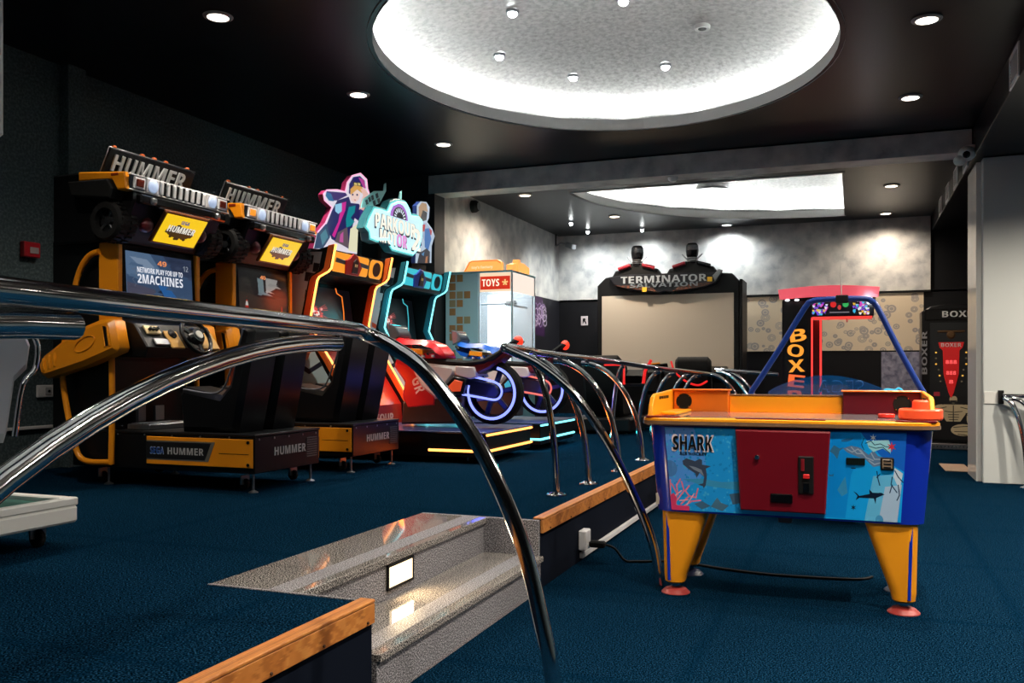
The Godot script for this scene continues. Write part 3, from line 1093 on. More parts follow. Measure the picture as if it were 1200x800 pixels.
func tyre(parent, at, r, w):
	var o = P(parent, "tyre", lathe(pts2([r * 0.62, -w / 2, r * 0.9, -w / 2, r, -w * 0.38, r, w * 0.38, r * 0.9, w / 2, r * 0.62, w / 2, r * 0.58, w * 0.3]), 32), rubber, at, Vector3(0, 0, 90))
	for k in 22:
		var a = TAU * k / 22
		for s in [-1, 1]:
			P(o, "tread_block", box_mesh(Vector3(0.02, w * 0.32, 0.024), 0.003), rubber, Vector3(cos(a + s * 0.07) * r, s * w * 0.22, sin(a + s * 0.07) * r), Vector3(0, -rad_to_deg(a + s * 0.07), 0))
	for s in [-1, 1]:
		P(o, "hub", lathe(pts2([0, w * 0.36, r * 0.2, w * 0.34, r * 0.25, w * 0.24, r * 0.6, w * 0.22, r * 0.6, 0.0]), 24), mat("wheel_hub", C8(40, 42, 46), 0.4, 0.6), Vector3.ZERO, Vector3(0 if s > 0 else 180, 0, 0))
		for k in 5:
			var a = TAU * k / 5 + 0.3
			P(o, "spoke", box_mesh(Vector3(r * 0.4, 0.012, 0.022), 0.003), mat("wheel_spoke", C8(150, 154, 160), 0.25, 1.0), Vector3(cos(a) * r * 0.4, s * w * 0.27, sin(a) * r * 0.4), Vector3(0, -rad_to_deg(a), 0))
	return o

func caster(t, at, r = 0.04):
	var o = P(t, "caster", rod(r, 0.03, 16), rubber, at + Vector3(0, r, 0), Vector3(0, 0, 90))
	P(o, "fork", box_mesh(Vector3(0.03 + r, 0.05, 0.012), 0.002), steel, Vector3(r * 0.8, 0.022, 0))
	P(o, "fork", box_mesh(Vector3(0.03 + r, 0.05, 0.012), 0.002), steel, Vector3(r * 0.8, -0.022, 0))

func levelling_foot(t, at, h):
	P(t, "levelling_foot", lathe(pts2([0, 0, 0.035, 0, 0.035, 0.006, 0.01, 0.02, 0.009, h, 0, h]), 14), steel, at)

func truck_game(label, d, which):
	var t = thing("driving_game", label, "arcade game", W(-4.728, DECK, d), 90.0, "truck driving games")
	t.scale = Vector3.ONE * 0.908
	var dark = mat("truck_black", C8(9, 10, 12), 0.4, 0.0, 0.35)
	var grey = mat("letter_grey", C8(168, 168, 168), 0.5)
	var bright = mat("chrome_plastic", C8(240, 241, 244), 0.25)
	# base
	BX(t, "base", Vector3(-0.41, 0.14, -0.5), Vector3(0.41, 0.405, 1.22), dark, 0.006)
	BX(t, "floor_plate", Vector3(-0.415, 0.406, -0.5), Vector3(0.415, 0.425, 1.225), mat("plate_black", C8(18, 19, 21), 0.35), 0.004)
	for s in [-1, 1]:
		var b = SIDE if s < 0 else Basis(Vector3(0, 0, -1), Vector3.UP, Vector3(1, 0, 0))
		var sp = PB(t, "side_panel", panel(0.96, 0.205, 0.014, 0.003), yellow, Vector3(s * 0.418, 0.285, 0.73), b)
		P(sp, "decal", prism(pts2([-0.47, -0.07, 0.10, -0.07, 0.16, 0.075, -0.47, 0.075]), 0.002), mat("decal_grey", C8(96, 92, 86), 0.5), Vector3(-0.005, 0, 0.0082))
		P(sp, "decal", prism(pts2([-0.47, -0.06, 0.075, -0.06, 0.13, 0.065, -0.47, 0.065]), 0.002), mat("decal_black", C8(18, 18, 20), 0.4), Vector3(-0.01, 0, 0.0092))
		text(sp, "lettering", "SEGA", 0.13, 0.055, mat("sega_white", C8(190, 200, 215), 0.5), Vector3(-0.375, 0.0, 0.0104), Basis.IDENTITY, 0.002)
		text(sp, "lettering", "SEGA", 0.125, 0.047, mat("sega_blue", C8(30, 80, 160), 0.5), Vector3(-0.375, 0.0, 0.0116), Basis.IDENTITY, 0.002)
		text(sp, "lettering", "HUMMER", 0.33, 0.05, grey, Vector3(-0.11, 0.0, 0.0106), Basis.IDENTITY, 0.002)
		P(sp, "pinstripe", box_mesh(Vector3(0.26, 0.004, 0.001), 0.0), dark, Vector3(0.32, -0.005, 0.0076))
		for q in [[0.445, 0.08], [0.445, -0.08]]:
			P(sp, "bolt", rod(0.012, 0.008, 12), dark, Vector3(q[0], q[1], 0.01), Vector3(90, 0, 0))
	text(t, "lettering", "HUMMER", 0.4, 0.062, grey, Vector3(0.02, 0.285, 1.222), Basis.IDENTITY, 0.003)
	for k in 9:
		P(t, "vent_slat", box_mesh(Vector3(0.14, 0.008, 0.008), 0.001), mat("slat_grey", C8(60, 62, 64), 0.5), Vector3(0.30, 0.21 + k * 0.018, 1.223))
	for k in 5:
		P(t, "bolt", rod(0.008, 0.006, 10), steel, Vector3(-0.36 + k * 0.18, 0.385, 1.222), Vector3(90, 0, 0))
	for k in 6:
		P(t, "bolt", rod(0.007, 0.006, 10), steel, Vector3(-0.412, 0.397, -0.3 + k * 0.26), Vector3(0, 0, 90))
	for x in [-0.3, 0.3]:
		for z in [-0.3, 1.05]:
			caster(t, Vector3(x, 0.012, z))
			levelling_foot(t, Vector3(x * 1.2, 0, z + 0.12), 0.139)
	# pedals and tread plate
	BX(t, "tread_plate", Vector3(-0.36, 0.426, 0.0), Vector3(0.1, 0.47, 0.22), steel, 0.006)
	for k in 6:
		P(t, "tread_ridge", box_mesh(Vector3(0.42, 0.006, 0.012), 0.001), steel, Vector3(-0.13, 0.474, 0.03 + k * 0.034))
	BX(t, "pedal", Vector3(-0.22, 0.48, -0.05), Vector3(-0.14, 0.63, -0.02), steel, 0.004)
	BX(t, "pedal", Vector3(-0.04, 0.48, -0.05), Vector3(0.06, 0.60, -0.02), steel, 0.004)
	# monitor cabinet
	PB(t, "monitor_cabinet", prism(pts2([-0.72, 0.426, -0.1, 0.426, -0.09, 0.95, -0.02, 1.33, -0.06, 1.9, -0.72, 1.9]), 0.8, 0.006), dark, Vector3.ZERO, SIDE)
	P(t, "screen_bezel", panel(0.80, 0.50, 0.02, 0.004), gloss_black, Vector3(0, 1.605, -0.018), Vector3(-3, 0, 0))
	var scr = P(t, "screen", panel(0.72, 0.40, 0.006), printed("truck_screen_%d" % which, screen_image(which), 0.2, 0.62), Vector3(0, 1.605, -0.006), Vector3(-3, 0, 0))
	var wl = glow("screen_white", Color(0.95, 0.96, 1.0), 0.85)
	if which == 0:
		text(scr, "screen_text", "49", 0.1, 0.042, glow("screen_orange", Color(1.0, 0.6, 0.35), 0.8), Vector3(0.02, 0.135, 0.004), Basis.IDENTITY, 0.001)
		text(scr, "screen_text", "NETWORK PLAY FOR UP TO", 0.5, 0.042, wl, Vector3(-0.0, 0.065, 0.004), Basis.IDENTITY, 0.001)
		text(scr, "screen_text", "2MACHINES", 0.5, 0.072, wl, Vector3(-0.0, -0.005, 0.004), Basis.IDENTITY, 0.001)
		text(scr, "screen_text", "12", 0.06, 0.045, glow("screen_dim", Color(0.6, 0.64, 0.7), 0.5), Vector3(0.29, 0.12, 0.004), Basis.IDENTITY, 0.001)
	else:
		text(scr, "screen_text", "40", 0.08, 0.036, glow("screen_orange", Color(1.0, 0.6, 0.35), 0.8), Vector3(0.0, 0.15, 0.004), Basis.IDENTITY, 0.001)
	area(t, Vector3(0, 1.6, 0.01), Vector3(0, 0, 1), Vector2(0.7, 0.38), Color(0.55, 0.7, 1.0) if which == 0 else Color(0.8, 0.75, 0.7), 0.10 if which == 0 else 0.03)
	for s in [-1, 1]:
		BX(t, "side_pillar", Vector3(s * 0.43 - 0.025, 1.18, -0.19), Vector3(s * 0.43 + 0.025, 1.86, 0.005), yellow, 0.008)
		var cage = []
		for q in [[-0.17, 1.79], [-0.27, 1.76], [-0.36, 1.66], [-0.42, 1.50], [-0.50, 1.2], [-0.545, 0.9], [-0.50, 0.6], [-0.42, 0.32], [-0.36, 0.21], [-0.26, 0.18], [-0.12, 0.182], [-0.05, 0.184]]:
			cage.append(Vector3(s * 0.465, q[1], q[0]))
		P(t, "cage_bar", tube(curve(cage, 4), 0.023, 12), yellow)
		P(t, "cage_bar", tube([Vector3(s * 0.465, 0.17, -0.05), Vector3(s * 0.465, 0.6, -0.04), Vector3(s * 0.465, 1.18, -0.05)], 0.023, 12), yellow)
		# moulded side pod
		var b = SIDE if s < 0 else Basis(Vector3(0, 0, 1), Vector3(0, 1, 0), Vector3(-1, 0, 0))
		var pod = PB(t, "side_pod", prism(pts2([-0.68, 0.93, -0.66, 0.85, -0.60, 0.82, -0.2, 0.92, 0.10, 1.02, 0.115, 1.05, 0.07, 1.25, 0.03, 1.27, -0.06, 1.262, -0.2, 1.22, -0.45, 1.1, -0.64, 0.99]), 0.17, 0.035, true), yellow, Vector3(s * 0.50, 0, 0), b)
		P(pod, "opening", prism(pts2([0.01, 1.06, 0.055, 1.065, 0.03, 1.205, -0.02, 1.215]), 0.004, 0.0), dark, Vector3(0, 0, 0.086 if s < 0 else -0.086))
		P(pod, "rim", tube([Vector3(0.01, 1.06, 0), Vector3(0.055, 1.065, 0), Vector3(0.03, 1.205, 0), Vector3(-0.02, 1.215, 0)].map(func(v): return v + Vector3(0, 0, 0.085 if s < 0 else -0.085)), 0.009, 8, true), yellow)
		var dent = []
		for k in 16:
			dent.append(Vector3(-0.19 + cos(TAU * k / 16) * 0.1, 1.08 + sin(TAU * k / 16) * 0.05 + cos(TAU * k / 16) * 0.035, 0.086 if s < 0 else -0.086))
		P(pod, "rib", tube(dent, 0.006, 6, true), yellow)
		for k in 3:
			P(pod, "rib", tube([Vector3(-0.60 + k * 0.055, 0.885 + k * 0.015, 0.078 * -s), Vector3(-0.60 + k * 0.055, 0.93 + k * 0.02, 0.088 * -s), Vector3(-0.605 + k * 0.055, 0.97 + k * 0.024, 0.078 * -s)], 0.016, 8), yellow)
	# dashboard
	var dash = PB(t, "dashboard", prism(pts2([-0.08, 0.98, 0.22, 0.98, 0.25, 1.06, 0.12, 1.24, -0.02, 1.28, -0.08, 1.28]), 0.82, 0.01), dark, Vector3.ZERO, SIDE)
	var tan_m = mat("dash_tan", C8(190, 146, 78), 0.3)
	P(t, "console", box_mesh(Vector3(0.15, 0.08, 0.02), 0.005), mat("console_cream", C8(214, 190, 140), 0.3), Vector3(-0.28, 1.19, 0.17), Vector3(-36, 0, 0))
	P(t, "console", box_mesh(Vector3(0.15, 0.06, 0.02), 0.005), steel, Vector3(-0.25, 1.10, 0.235), Vector3(-36, 0, 0))
	P(t, "console", box_mesh(Vector3(0.14, 0.17, 0.02), 0.006), tan_m, Vector3(-0.10, 1.12, 0.22), Vector3(-36, 0, 0))
	P(t, "gauge", rod(0.04, 0.02, 20), gloss_black, Vector3(-0.10, 1.165, 0.20), Vector3(54, 0, 0))
	P(t, "console", box_mesh(Vector3(0.2, 0.17, 0.02), 0.006), tan_m, Vector3(0.28, 1.12, 0.22), Vector3(-36, 0, 0))
	for k in 3:
		P(t, "switch", rod(0.014, 0.03, 10), gloss_black, Vector3(-0.32 + k * 0.035, 1.2, 0.19), Vector3(54, 0, 0))
	var wheel = []
	for k in 28:
		wheel.append(Vector3(cos(TAU * k / 28) * 0.15, 0, sin(TAU * k / 28) * 0.15))
	var sw = P(t, "steering_wheel", tube(wheel, 0.017, 10, true), gloss_black, Vector3(0.06, 1.15, 0.30), Vector3(62, 0, 0))
	P(sw, "wheel_hub", lathe(pts2([0, 0.035, 0.06, 0.03, 0.08, 0.0, 0.06, -0.03, 0, -0.03]), 20), gloss_black)
	P(sw, "badge", rod(0.035, 0.012, 20), mat("badge_silver", C8(190, 190, 186), 0.3), Vector3(0, 0.036, 0))
	for k in 3:
		var a = TAU * k / 3 + PI / 2
		P(sw, "spoke", box_mesh(Vector3(0.1, 0.016, 0.04), 0.005), gloss_black, Vector3(cos(a) * 0.1, 0, sin(a) * 0.1), Vector3(0, -rad_to_deg(a), 0))
	P(t, "steering_column", rod(0.03, 0.12, 12), dark, Vector3(0.06, 1.13, 0.24), Vector3(62, 0, 0))
	# seat: two buckets on one bench
	for s in [-1, 1]:
		PB(t, "seat", prism(pts2([0.55, 0.426, 1.05, 0.426, 1.12, 0.75, 1.2, 1.16, 1.16, 1.22, 1.08, 1.2, 0.98, 0.78, 0.9, 0.70, 0.56, 0.76, 0.52, 0.7]), 0.36, 0.04, true), mat("seat_vinyl", C8(10, 10, 12), 0.4, 0.0, 0.35), Vector3(s * 0.2, 0, -0.02), SIDE)
		P(t, "seat_trim", tube(curve([Vector3(s * 0.38, 0.74, 0.56), Vector3(s * 0.385, 0.72, 0.88), Vector3(s * 0.385, 0.9, 1.0), Vector3(s * 0.38, 1.18, 1.1)], 5), 0.008, 6), mat("seat_piping", C8(90, 92, 98), 0.4))
	P(t, "seat_slider", tube([Vector3(-0.3, 0.45, 0.7), Vector3(0.3, 0.45, 0.7)], 0.012, 8), steel)
	# front end of a truck as the head
	var hd = PB(t, "head", prism(pts2([-0.62, 1.86, 0.0, 1.86, 0.12, 1.98, 0.2, 2.16, 0.19, 2.34, -0.16, 2.40, -0.62, 2.40]), 0.98, 0.015), dark, Vector3(0, 0, 0), SIDE)
	var hb = Basis(Vector3(0, 0, -1), Vector3.UP, Vector3(1, 0, 0))  # from the head's own axes back to the cabinet's
	var front = PB(hd, "windshield", box_mesh(Vector3(0.94, 0.21, 0.03), 0.008), mat("windshield_dark", C8(10, 16, 20), 0.35, 0.0, 0.35), hb * Vector3(0, 2.485, -0.11), hb * Basis(Vector3.RIGHT, deg_to_rad(25)))
	text(hd, "lettering", "HUMMER", 0.78, 0.13, mat("letter_silver", C8(206, 208, 210), 0.4), hb * Vector3(-0.02, 2.475, -0.088), hb * Basis(Vector3.RIGHT, deg_to_rad(25)), 0.012)
	P(hd, "windshield_edge", tube([Vector3(-0.47, 2.39, -0.16), Vector3(-0.47, 2.58, -0.065), Vector3(0.47, 2.58, -0.065)].map(func(v): return hb * v), 0.005, 6), steel)
	for x in [-0.42, -0.13, 0.0, 0.13, 0.38]:
		PB(hd, "roof_lamp", prism(pts2([-0.02, 0, 0.02, 0, 0.014, 0.017, -0.014, 0.017]), 0.024, 0.003), mat("lamp_orange", C8(190, 92, 44), 0.3), hb * Vector3(x, 2.582, -0.07), hb)
	# grille, mask, lamps
	var gp = Vector3(0, 2.28, 0.205)
	var gt = hb * Basis(Vector3.RIGHT, deg_to_rad(6))
	PB(hd, "grille", box_mesh(Vector3(1.10, 0.115, 0.02), 0.006), mat("grille_navy", C8(14, 24, 36), 0.3), hb * gp, gt)
	PB(hd, "grille_edge", box_mesh(Vector3(1.11, 0.010, 0.03), 0.002), bright, hb * (gp + Vector3(0, 0.056, 0.012)), gt)
	PB(hd, "grille_edge", box_mesh(Vector3(1.11, 0.010, 0.03), 0.002), bright, hb * (gp + Vector3(0, -0.056, 0.002)), gt)
	for k in 8:
		PB(hd, "grille_bar", box_mesh(Vector3(0.034, 0.10, 0.02), 0.006), bright, hb * (gp + Vector3(-0.24 + k * 0.0686, 0, 0.022)), gt)
		if k < 7:
			PB(hd, "grille_slot", box_mesh(Vector3(0.034, 0.09, 0.014), 0.003), black, hb * (gp + Vector3(-0.2057 + k * 0.0686, 0, 0.012)), gt)
	for s in [-1, 1]:
		PB(hd, "headlamp_frame", box_mesh(Vector3(0.13, 0.11, 0.02), 0.004), bright, hb * (gp + Vector3(s * 0.335, 0, 0.018)), gt)
		PB(hd, "headlamp", lathe(pts2([0, 0.016, 0.02, 0.014, 0.042, 0.008, 0.05, 0.0, 0.05, -0.01]), 20), glow("headlamp_glass", Color(0.75, 0.85, 1.0), 0.55, C8(190, 200, 220)), hb * (gp + Vector3(s * 0.335, 0, 0.03)), gt * Basis(Vector3.RIGHT, PI / 2))
		PB(hd, "indicator_frame", box_mesh(Vector3(0.11, 0.085, 0.02), 0.004), bright, hb * (gp + Vector3(s * 0.465, 0.0, 0.016)), gt)
		PB(hd, "indicator", box_mesh(Vector3(0.075, 0.055, 0.02), 0.005), mat("indicator_red", C8(96, 34, 22), 0.2) if which == 0 else glow("indicator_lamp_lit", Color(1.0, 0.6, 0.15), 0.8, C8(200, 120, 40)), hb * (gp + Vector3(s * 0.465, 0, 0.024)), gt)
		var fd = PB(hd, "fender", prism(pts2([-0.26, 2.38, 0.19, 2.35, 0.21, 2.22, 0.12, 2.22, 0.07, 2.30, -0.26, 2.31]), 0.10, 0.01), yellow, hb * Vector3(s * 0.53, 0, 0), hb * SIDE)
		P(fd, "marker", box_mesh(Vector3(0.07, 0.022, 0.008), 0.003), mat("marker_red", C8(130, 40, 20), 0.3), Vector3(0.10, 2.335, -s * 0.052))
		PB(hd, "wheel_arch", prism(pts2([-0.33, 2.31, 0.06, 2.305, 0.11, 2.23, 0.08, 2.16, -0.3, 2.2]), 0.13, 0.01), rubber, hb * Vector3(s * 0.55, -0.005, 0), hb * SIDE)
	# bumper and winch beam
	PB(hd, "bumper", box_mesh(Vector3(0.96, 0.07, 0.06), 0.012), gloss_black, hb * Vector3(0, 2.165, 0.225), hb)
	PB(hd, "bumper_bar", box_mesh(Vector3(0.6, 0.012, 0.02), 0.003), steel, hb * Vector3(0.02, 2.128, 0.24), hb)
	for s in [-1, 1]:
		PB(hd, "tow_hook", box_mesh(Vector3(0.05, 0.05, 0.04), 0.012), steel, hb * Vector3(s * 0.36, 2.16, 0.262), hb)
	for s in [-1, 1]:
		PB(hd, "speaker_pod", ellipsoid(Vector2(0.06, 0.06), 14), mat("pod_red", C8(96, 24, 30), 0.3), hb * Vector3(s * 0.30, 2.0, 0.12), hb)
	# lit logo sign under the bumper
	var lb = hb * Basis(Vector3.RIGHT, deg_to_rad(36))
	PB(hd, "sign_frame", box_mesh(Vector3(0.49, 0.29, 0.03), 0.006), mat("sign_brown", C8(110, 58, 20), 0.4), hb * Vector3(0, 2.0, 0.185), lb)
	var sg = PB(hd, "logo_sign", panel(0.45, 0.25, 0.006), printed("truck_logo", logo_image(), 0.3, 0.95), hb * Vector3(0, 2.0, 0.185) + lb * Vector3(0, 0, 0.018), lb)
	text(hd, "sign_lettering", "HUMMER", 0.3, 0.055, glow("sign_letter_white", Color(0.95, 0.93, 0.88), 0.9), hb * Vector3(0, 2.0, 0.185) + lb * Vector3(0, 0.01, 0.022), lb, 0.002)
	text(hd, "sign_lettering", "SEGA", 0.09, 0.03, glow("sign_letter_blue", Color(0.1, 0.35, 0.7), 0.6), hb * Vector3(0, 2.0, 0.185) + lb * Vector3(0, 0.075, 0.022), lb, 0.002)
	area(t, Vector3(0, 1.99, 0.21), Vector3(0, -0.5, 0.8), Vector2(0.44, 0.24), Color(1.0, 0.8, 0.2), 0.06)
	for s in [-1, 1]:
		tyre(t, Vector3(s * 0.485, 2.0, 0.0), 0.15, 0.2)
	P(t, "axle", rod(0.03, 0.82, 12), dark, Vector3(0, 2.0, 0.0), Vector3(0, 0, 90))
	return t

func hummers():
	truck_game("yellow and black truck driving game nearest the camera, blue screen lit", 5.14, 0)
	truck_game("yellow and black truck driving game farther back, dark screen, beside the motorbike game", 6.35, 1)

# ---------------------------------------------------------------- motorbike games
func burst_image(c1, c2):
	var img = canvas(256, 256, C8(8, 8, 12))
	var rng = RandomNumberGenerator.new()
	rng.seed = 12
	for k in 70:
		var a = rng.randf() * TAU
		var r = rng.randf() * 0.16
		el(img, 0.26 + cos(a) * r, 0.46 + sin(a) * r, 0.014 + 0.02 * rng.randf(), 0.014 + 0.02 * rng.randf(), [c1, c2, C8(235, 215, 205)][k % 3], 7)
	for k in 26:
		var a = rng.randf() * TAU
		ln(img, PackedVector2Array([Vector2(0.26 + cos(a) * 0.1, 0.46 + sin(a) * 0.1), Vector2(0.26 + cos(a) * 0.26, 0.46 + sin(a) * 0.26)]), 0.008, c1)
	return img

func bike_game(label, d, warm):
	var t = thing("motorbike_game", label, "arcade game", W(-4.609, DECK, d), 90.0, "motorbike racing games")
	t.scale = Vector3.ONE * 0.92
	var nc = Color(1.0, 0.36, 0.08) if warm else Color(0.2, 0.9, 0.95)
	var nm = glow("neon_orange", Color(1.0, 0.6, 0.28), 4.0) if warm else glow("neon_cyan", Color(0.5, 0.96, 1.0), 2.0)
	var panel_m = mat("bike_panel_orange", C8(214, 100, 40), 0.35) if warm else mat("bike_panel_teal", C8(34, 110, 126), 0.35)
	var dark = mat("bike_black", C8(9, 9, 12), 0.35, 0.0, 0.4)
	var line = [[0.24, 2.11], [0.19, 1.88], [0.16, 1.85], [0.05, 1.80], [0.025, 1.76], [-0.06, 1.36], [0.03, 1.18], [0.18, 0.97], [0.42, 0.60], [0.47, 0.52], [0.49, 0.32], [0.49, 0.20]]
	var poly = []
	for q in line:
		poly.append_array(q)
	for s in [-1, 1]:
		var b = Basis(Vector3(0, 0, 1), Vector3.UP, Vector3(-1, 0, 0))
		var edge = poly.duplicate()
		edge.append_array([-0.5, 0.20, -0.5, 1.9, -0.34, 2.04, 0.02, 2.06])
		var sp = PB(t, "side_panel", prism(pts2(edge), 0.045, 0.004), dark, Vector3(s * 0.575, 0, 0), b)
		# coloured border and print on the outer face
		var out = -s * 0.0235
		var band = []
		for q in line:
			band.append(Vector3(q[0] - 0.03, q[1], -s * 0.0))
		var tb = []
		for q in line:
			tb.append(Vector3(q[0], q[1], 0.0))
		P(sp, "neon_tube", tube(tb, 0.015, 8), nm)
		P(sp, "border", prism(pts2(border_poly(line, 0.07)), 0.052, 0.003), panel_m, Vector3(0, 0, 0))
		var pr = printed("bike_side_print", side_print(), 0.35)
		P(sp, "print", prism(pts2([0.10, 2.04, 0.06, 1.86, -0.05, 1.80, -0.16, 1.34, 0.06, 0.98, 0.30, 0.60, 0.35, 0.30, -0.45, 0.30, -0.45, 1.85, -0.28, 2.06]), 0.002), pr, Vector3(0, 0, out + (0.001 if out > 0 else -0.001)), Vector3(0, 0 if out > 0 else 0, 0))
	# lit header between the side panels
	var hd = PB(t, "header", prism(pts2([-0.3, 1.82, 0.12, 1.82, 0.17, 2.07, -0.3, 2.07]), 1.10, 0.004), dark, Vector3.ZERO, Basis(Vector3(0, 0, 1), Vector3.UP, Vector3(-1, 0, 0)))
	var hm = glow("header_light_orange", Color(1.0, 0.62, 0.16), 0.95) if warm else glow("header_light_cyan", Color(0.25, 0.85, 0.92), 0.75)
	var tilt = Vector3(10, 0, 0)
	P(t, "header_light", prism(rounded(Vector2(-0.34, -0.10), Vector2(0.34, 0.10), 0.03), 0.012, 0.003), hm, Vector3(-0.14, 1.96, 0.152), tilt)
	P(t, "header_light", prism(rounded(Vector2(-0.135, -0.10), Vector2(0.135, 0.10), 0.05), 0.012, 0.003), hm, Vector3(0.37, 1.96, 0.152), tilt)
	var em = mat("emblem_red", C8(170, 26, 24), 0.35) if warm else mat("emblem_blue", C8(24, 60, 160), 0.35)
	P(t, "emblem", prism(pts2([-0.13, -0.11, 0.12, -0.11, 0.17, -0.02, 0.1, 0.05, 0.05, 0.10, -0.03, 0.11, -0.1, 0.05, -0.16, 0.03]), 0.02, 0.005), em, Vector3(-0.12, 1.96, 0.166), tilt)
	P(t, "emblem", prism(pts2([-0.05, -0.085, 0.06, -0.085, 0.05, 0.03, 0.0, 0.07, -0.045, 0.03]), 0.02, 0.004), mat("emblem_dark", C8(44, 12, 14), 0.4), Vector3(-0.1, 1.955, 0.178), tilt)
	for s in [-1, 1]:
		P(t, "emblem", prism(pts2([-0.11, -0.015, 0.10, -0.025, 0.11, 0.015, -0.1, 0.03]), 0.012, 0.003), mat("emblem_grey", C8(70, 70, 76), 0.4), Vector3(-0.12 + s * 0.22, 1.97, 0.162), tilt)
		P(t, "emblem", box_mesh(Vector3(0.016, 0.03, 0.006), 0.002), mat("emblem_pale", C8(220, 190, 130), 0.4), Vector3(-0.1 + s * 0.015, 1.95, 0.191), tilt)
	P(t, "speaker", rod(0.078, 0.02, 24), mat("speaker_dark", C8(50, 20, 12), 0.5) if warm else mat("speaker_teal", C8(10, 34, 44), 0.5), Vector3(0.37, 1.96, 0.156), Vector3(100, 0, 0))
	# monitor
	P(t, "monitor", box_mesh(Vector3(1.09, 0.66, 0.06), 0.006), gloss_black, Vector3(0, 1.46, -0.26), Vector3(-8, 0, 0))
	P(t, "screen", panel(1.0, 0.58, 0.006), printed("bike_screen_%s" % str(warm), burst_image(C8(226, 40, 24) if warm else C8(210, 60, 60), C8(150, 20, 20)), 0.35, 1.0), Vector3(0, 1.46, -0.226), Vector3(-8, 0, 0))
	P(t, "neon_reflection", tube([Vector3(0.06, 1.74, -0.16), Vector3(0.09, 1.69, -0.165), Vector3(0.2, 1.66, -0.17), Vector3(0.27, 1.5, -0.19), Vector3(0.34, 1.22, -0.225)], 0.006, 6), glow("neon_reflection_amber", Color(1.0, 0.5, 0.15), 1.0) if warm else glow("neon_reflection_teal", Color(0.3, 0.8, 0.85), 0.8))  # reflection of the neon frame in the dark screen, put in as a glowing tube
	PB(t, "back_panel", prism(pts2([-0.5, 0.2, -0.42, 0.2, -0.36, 1.1, -0.3, 1.82, -0.5, 1.9]), 1.1, 0.004), dark, Vector3.ZERO, Basis(Vector3(0, 0, 1), Vector3.UP, Vector3(-1, 0, 0)))
	PB(t, "console", prism(pts2([-0.4, 0.2, 0.4, 0.2, 0.38, 0.5, 0.1, 0.92, -0.1, 1.1, -0.4, 1.1]), 1.08, 0.01), mat("console_red", C8(120, 26, 18), 0.3) if warm else mat("console_navy", C8(18, 34, 70), 0.3), Vector3.ZERO, Basis(Vector3(0, 0, 1), Vector3.UP, Vector3(-1, 0, 0)))
	# toe plate lettering strip
	text(t, "lettering", "PARKOUR", 0.66, 0.10, mat("toe_print", C8(190, 180, 170), 0.4), Vector3(0, 0.36, 0.395), Basis(Vector3.RIGHT, deg_to_rad(-4)), 0.003)
	# base
	var bm = mat("bike_base", C8(9, 9, 12), 0.28, 0.0, 0.4)
	BX(t, "base", Vector3(-0.60, 0.06, 0.1), Vector3(0.60, 0.28, 1.86), bm, 0.006)
	BX(t, "base_top", Vector3(-0.61, 0.281, 0.1), Vector3(0.61, 0.297, 1.88), mat("base_top_blue", C8(30, 46, 84), 0.3), 0.004)
	P(t, "neon_strip", tube([Vector3(-0.612, 0.278, 0.12), Vector3(-0.612, 0.278, 0.9)], 0.008, 8), nm)
	P(t, "neon_strip", tube([Vector3(-0.605, 0.27, 1.872), Vector3(0.605, 0.27, 1.872)], 0.011, 8), nm)
	P(t, "neon_strip", tube([Vector3(-0.612, 0.12, 1.28), Vector3(-0.612, 0.12, 1.868), Vector3(0.612, 0.12, 1.868), Vector3(0.612, 0.12, 1.28)], 0.012, 8), nm)
	for x in [-0.5, 0.5]:
		for z in [0.3, 1.65]:
			caster(t, Vector3(x, 0.0, z), 0.028)
	area(t, Vector3(0, 0.12, 1.9), Vector3(0, -0.3, 1), Vector2(1.25, 0.03), nc, 0.16)
	area(t, Vector3(-0.64, 0.12, 1.55), Vector3(-1, -0.3, 0), Vector2(0.6, 0.03), nc, 0.08)
	omni(t, Vector3(-0.64, 1.6, 0.14), nc, 0.03 if warm else 0.10, 0.1)
	omni(t, Vector3(0.5, 1.3, 0.14), nc, 0.05, 0.1)
	omni(t, Vector3(0.5, 0.75, 0.48), nc, 0.14, 0.1)
	omni(t, Vector3(-0.5, 0.75, 0.48), nc, 0.14, 0.1)
	# the bike itself (profiles in z, y)
	var S = Basis(Vector3(0, 0, 1), Vector3.UP, Vector3(-1, 0, 0))
	var tankm = mat("tank_red", C8(214, 30, 36), 0.22) if warm else mat("tank_blue", C8(30, 96, 196), 0.22)
	var bodym = mat("fairing_white", C8(206, 196, 190), 0.3)
	var cowlm = mat("cowl_red", C8(186, 30, 34), 0.3) if warm else mat("cowl_blue", C8(30, 70, 170), 0.3)
	var bk = P(t, "seat", SIDE_prism([0.84, 1.03, 1.05, 0.99, 1.25, 0.975, 1.44, 0.96, 1.63, 0.98, 1.77, 1.05, 1.94, 1.17, 1.98, 1.15, 1.9, 1.07, 1.74, 0.95, 1.55, 0.92, 1.25, 0.91, 1.01, 0.94, 0.84, 0.99], 0.26, 0.02), rubber)
	bk.basis = S
	PB(t, "tank", SIDE_prism([0.64, 1.10, 0.66, 1.18, 0.70, 1.20, 0.79, 1.175, 0.98, 1.175, 1.12, 1.125, 1.20, 1.05, 1.23, 0.985, 1.01, 0.985, 0.84, 1.0, 0.7, 1.04], 0.34, 0.05), tankm, Vector3.ZERO, S)
	PB(t, "tank_badge", SIDE_prism([0.83, 1.04, 1.0, 1.02, 0.99, 1.075, 0.84, 1.09], 0.352, 0.004), yellow, Vector3.ZERO, S)
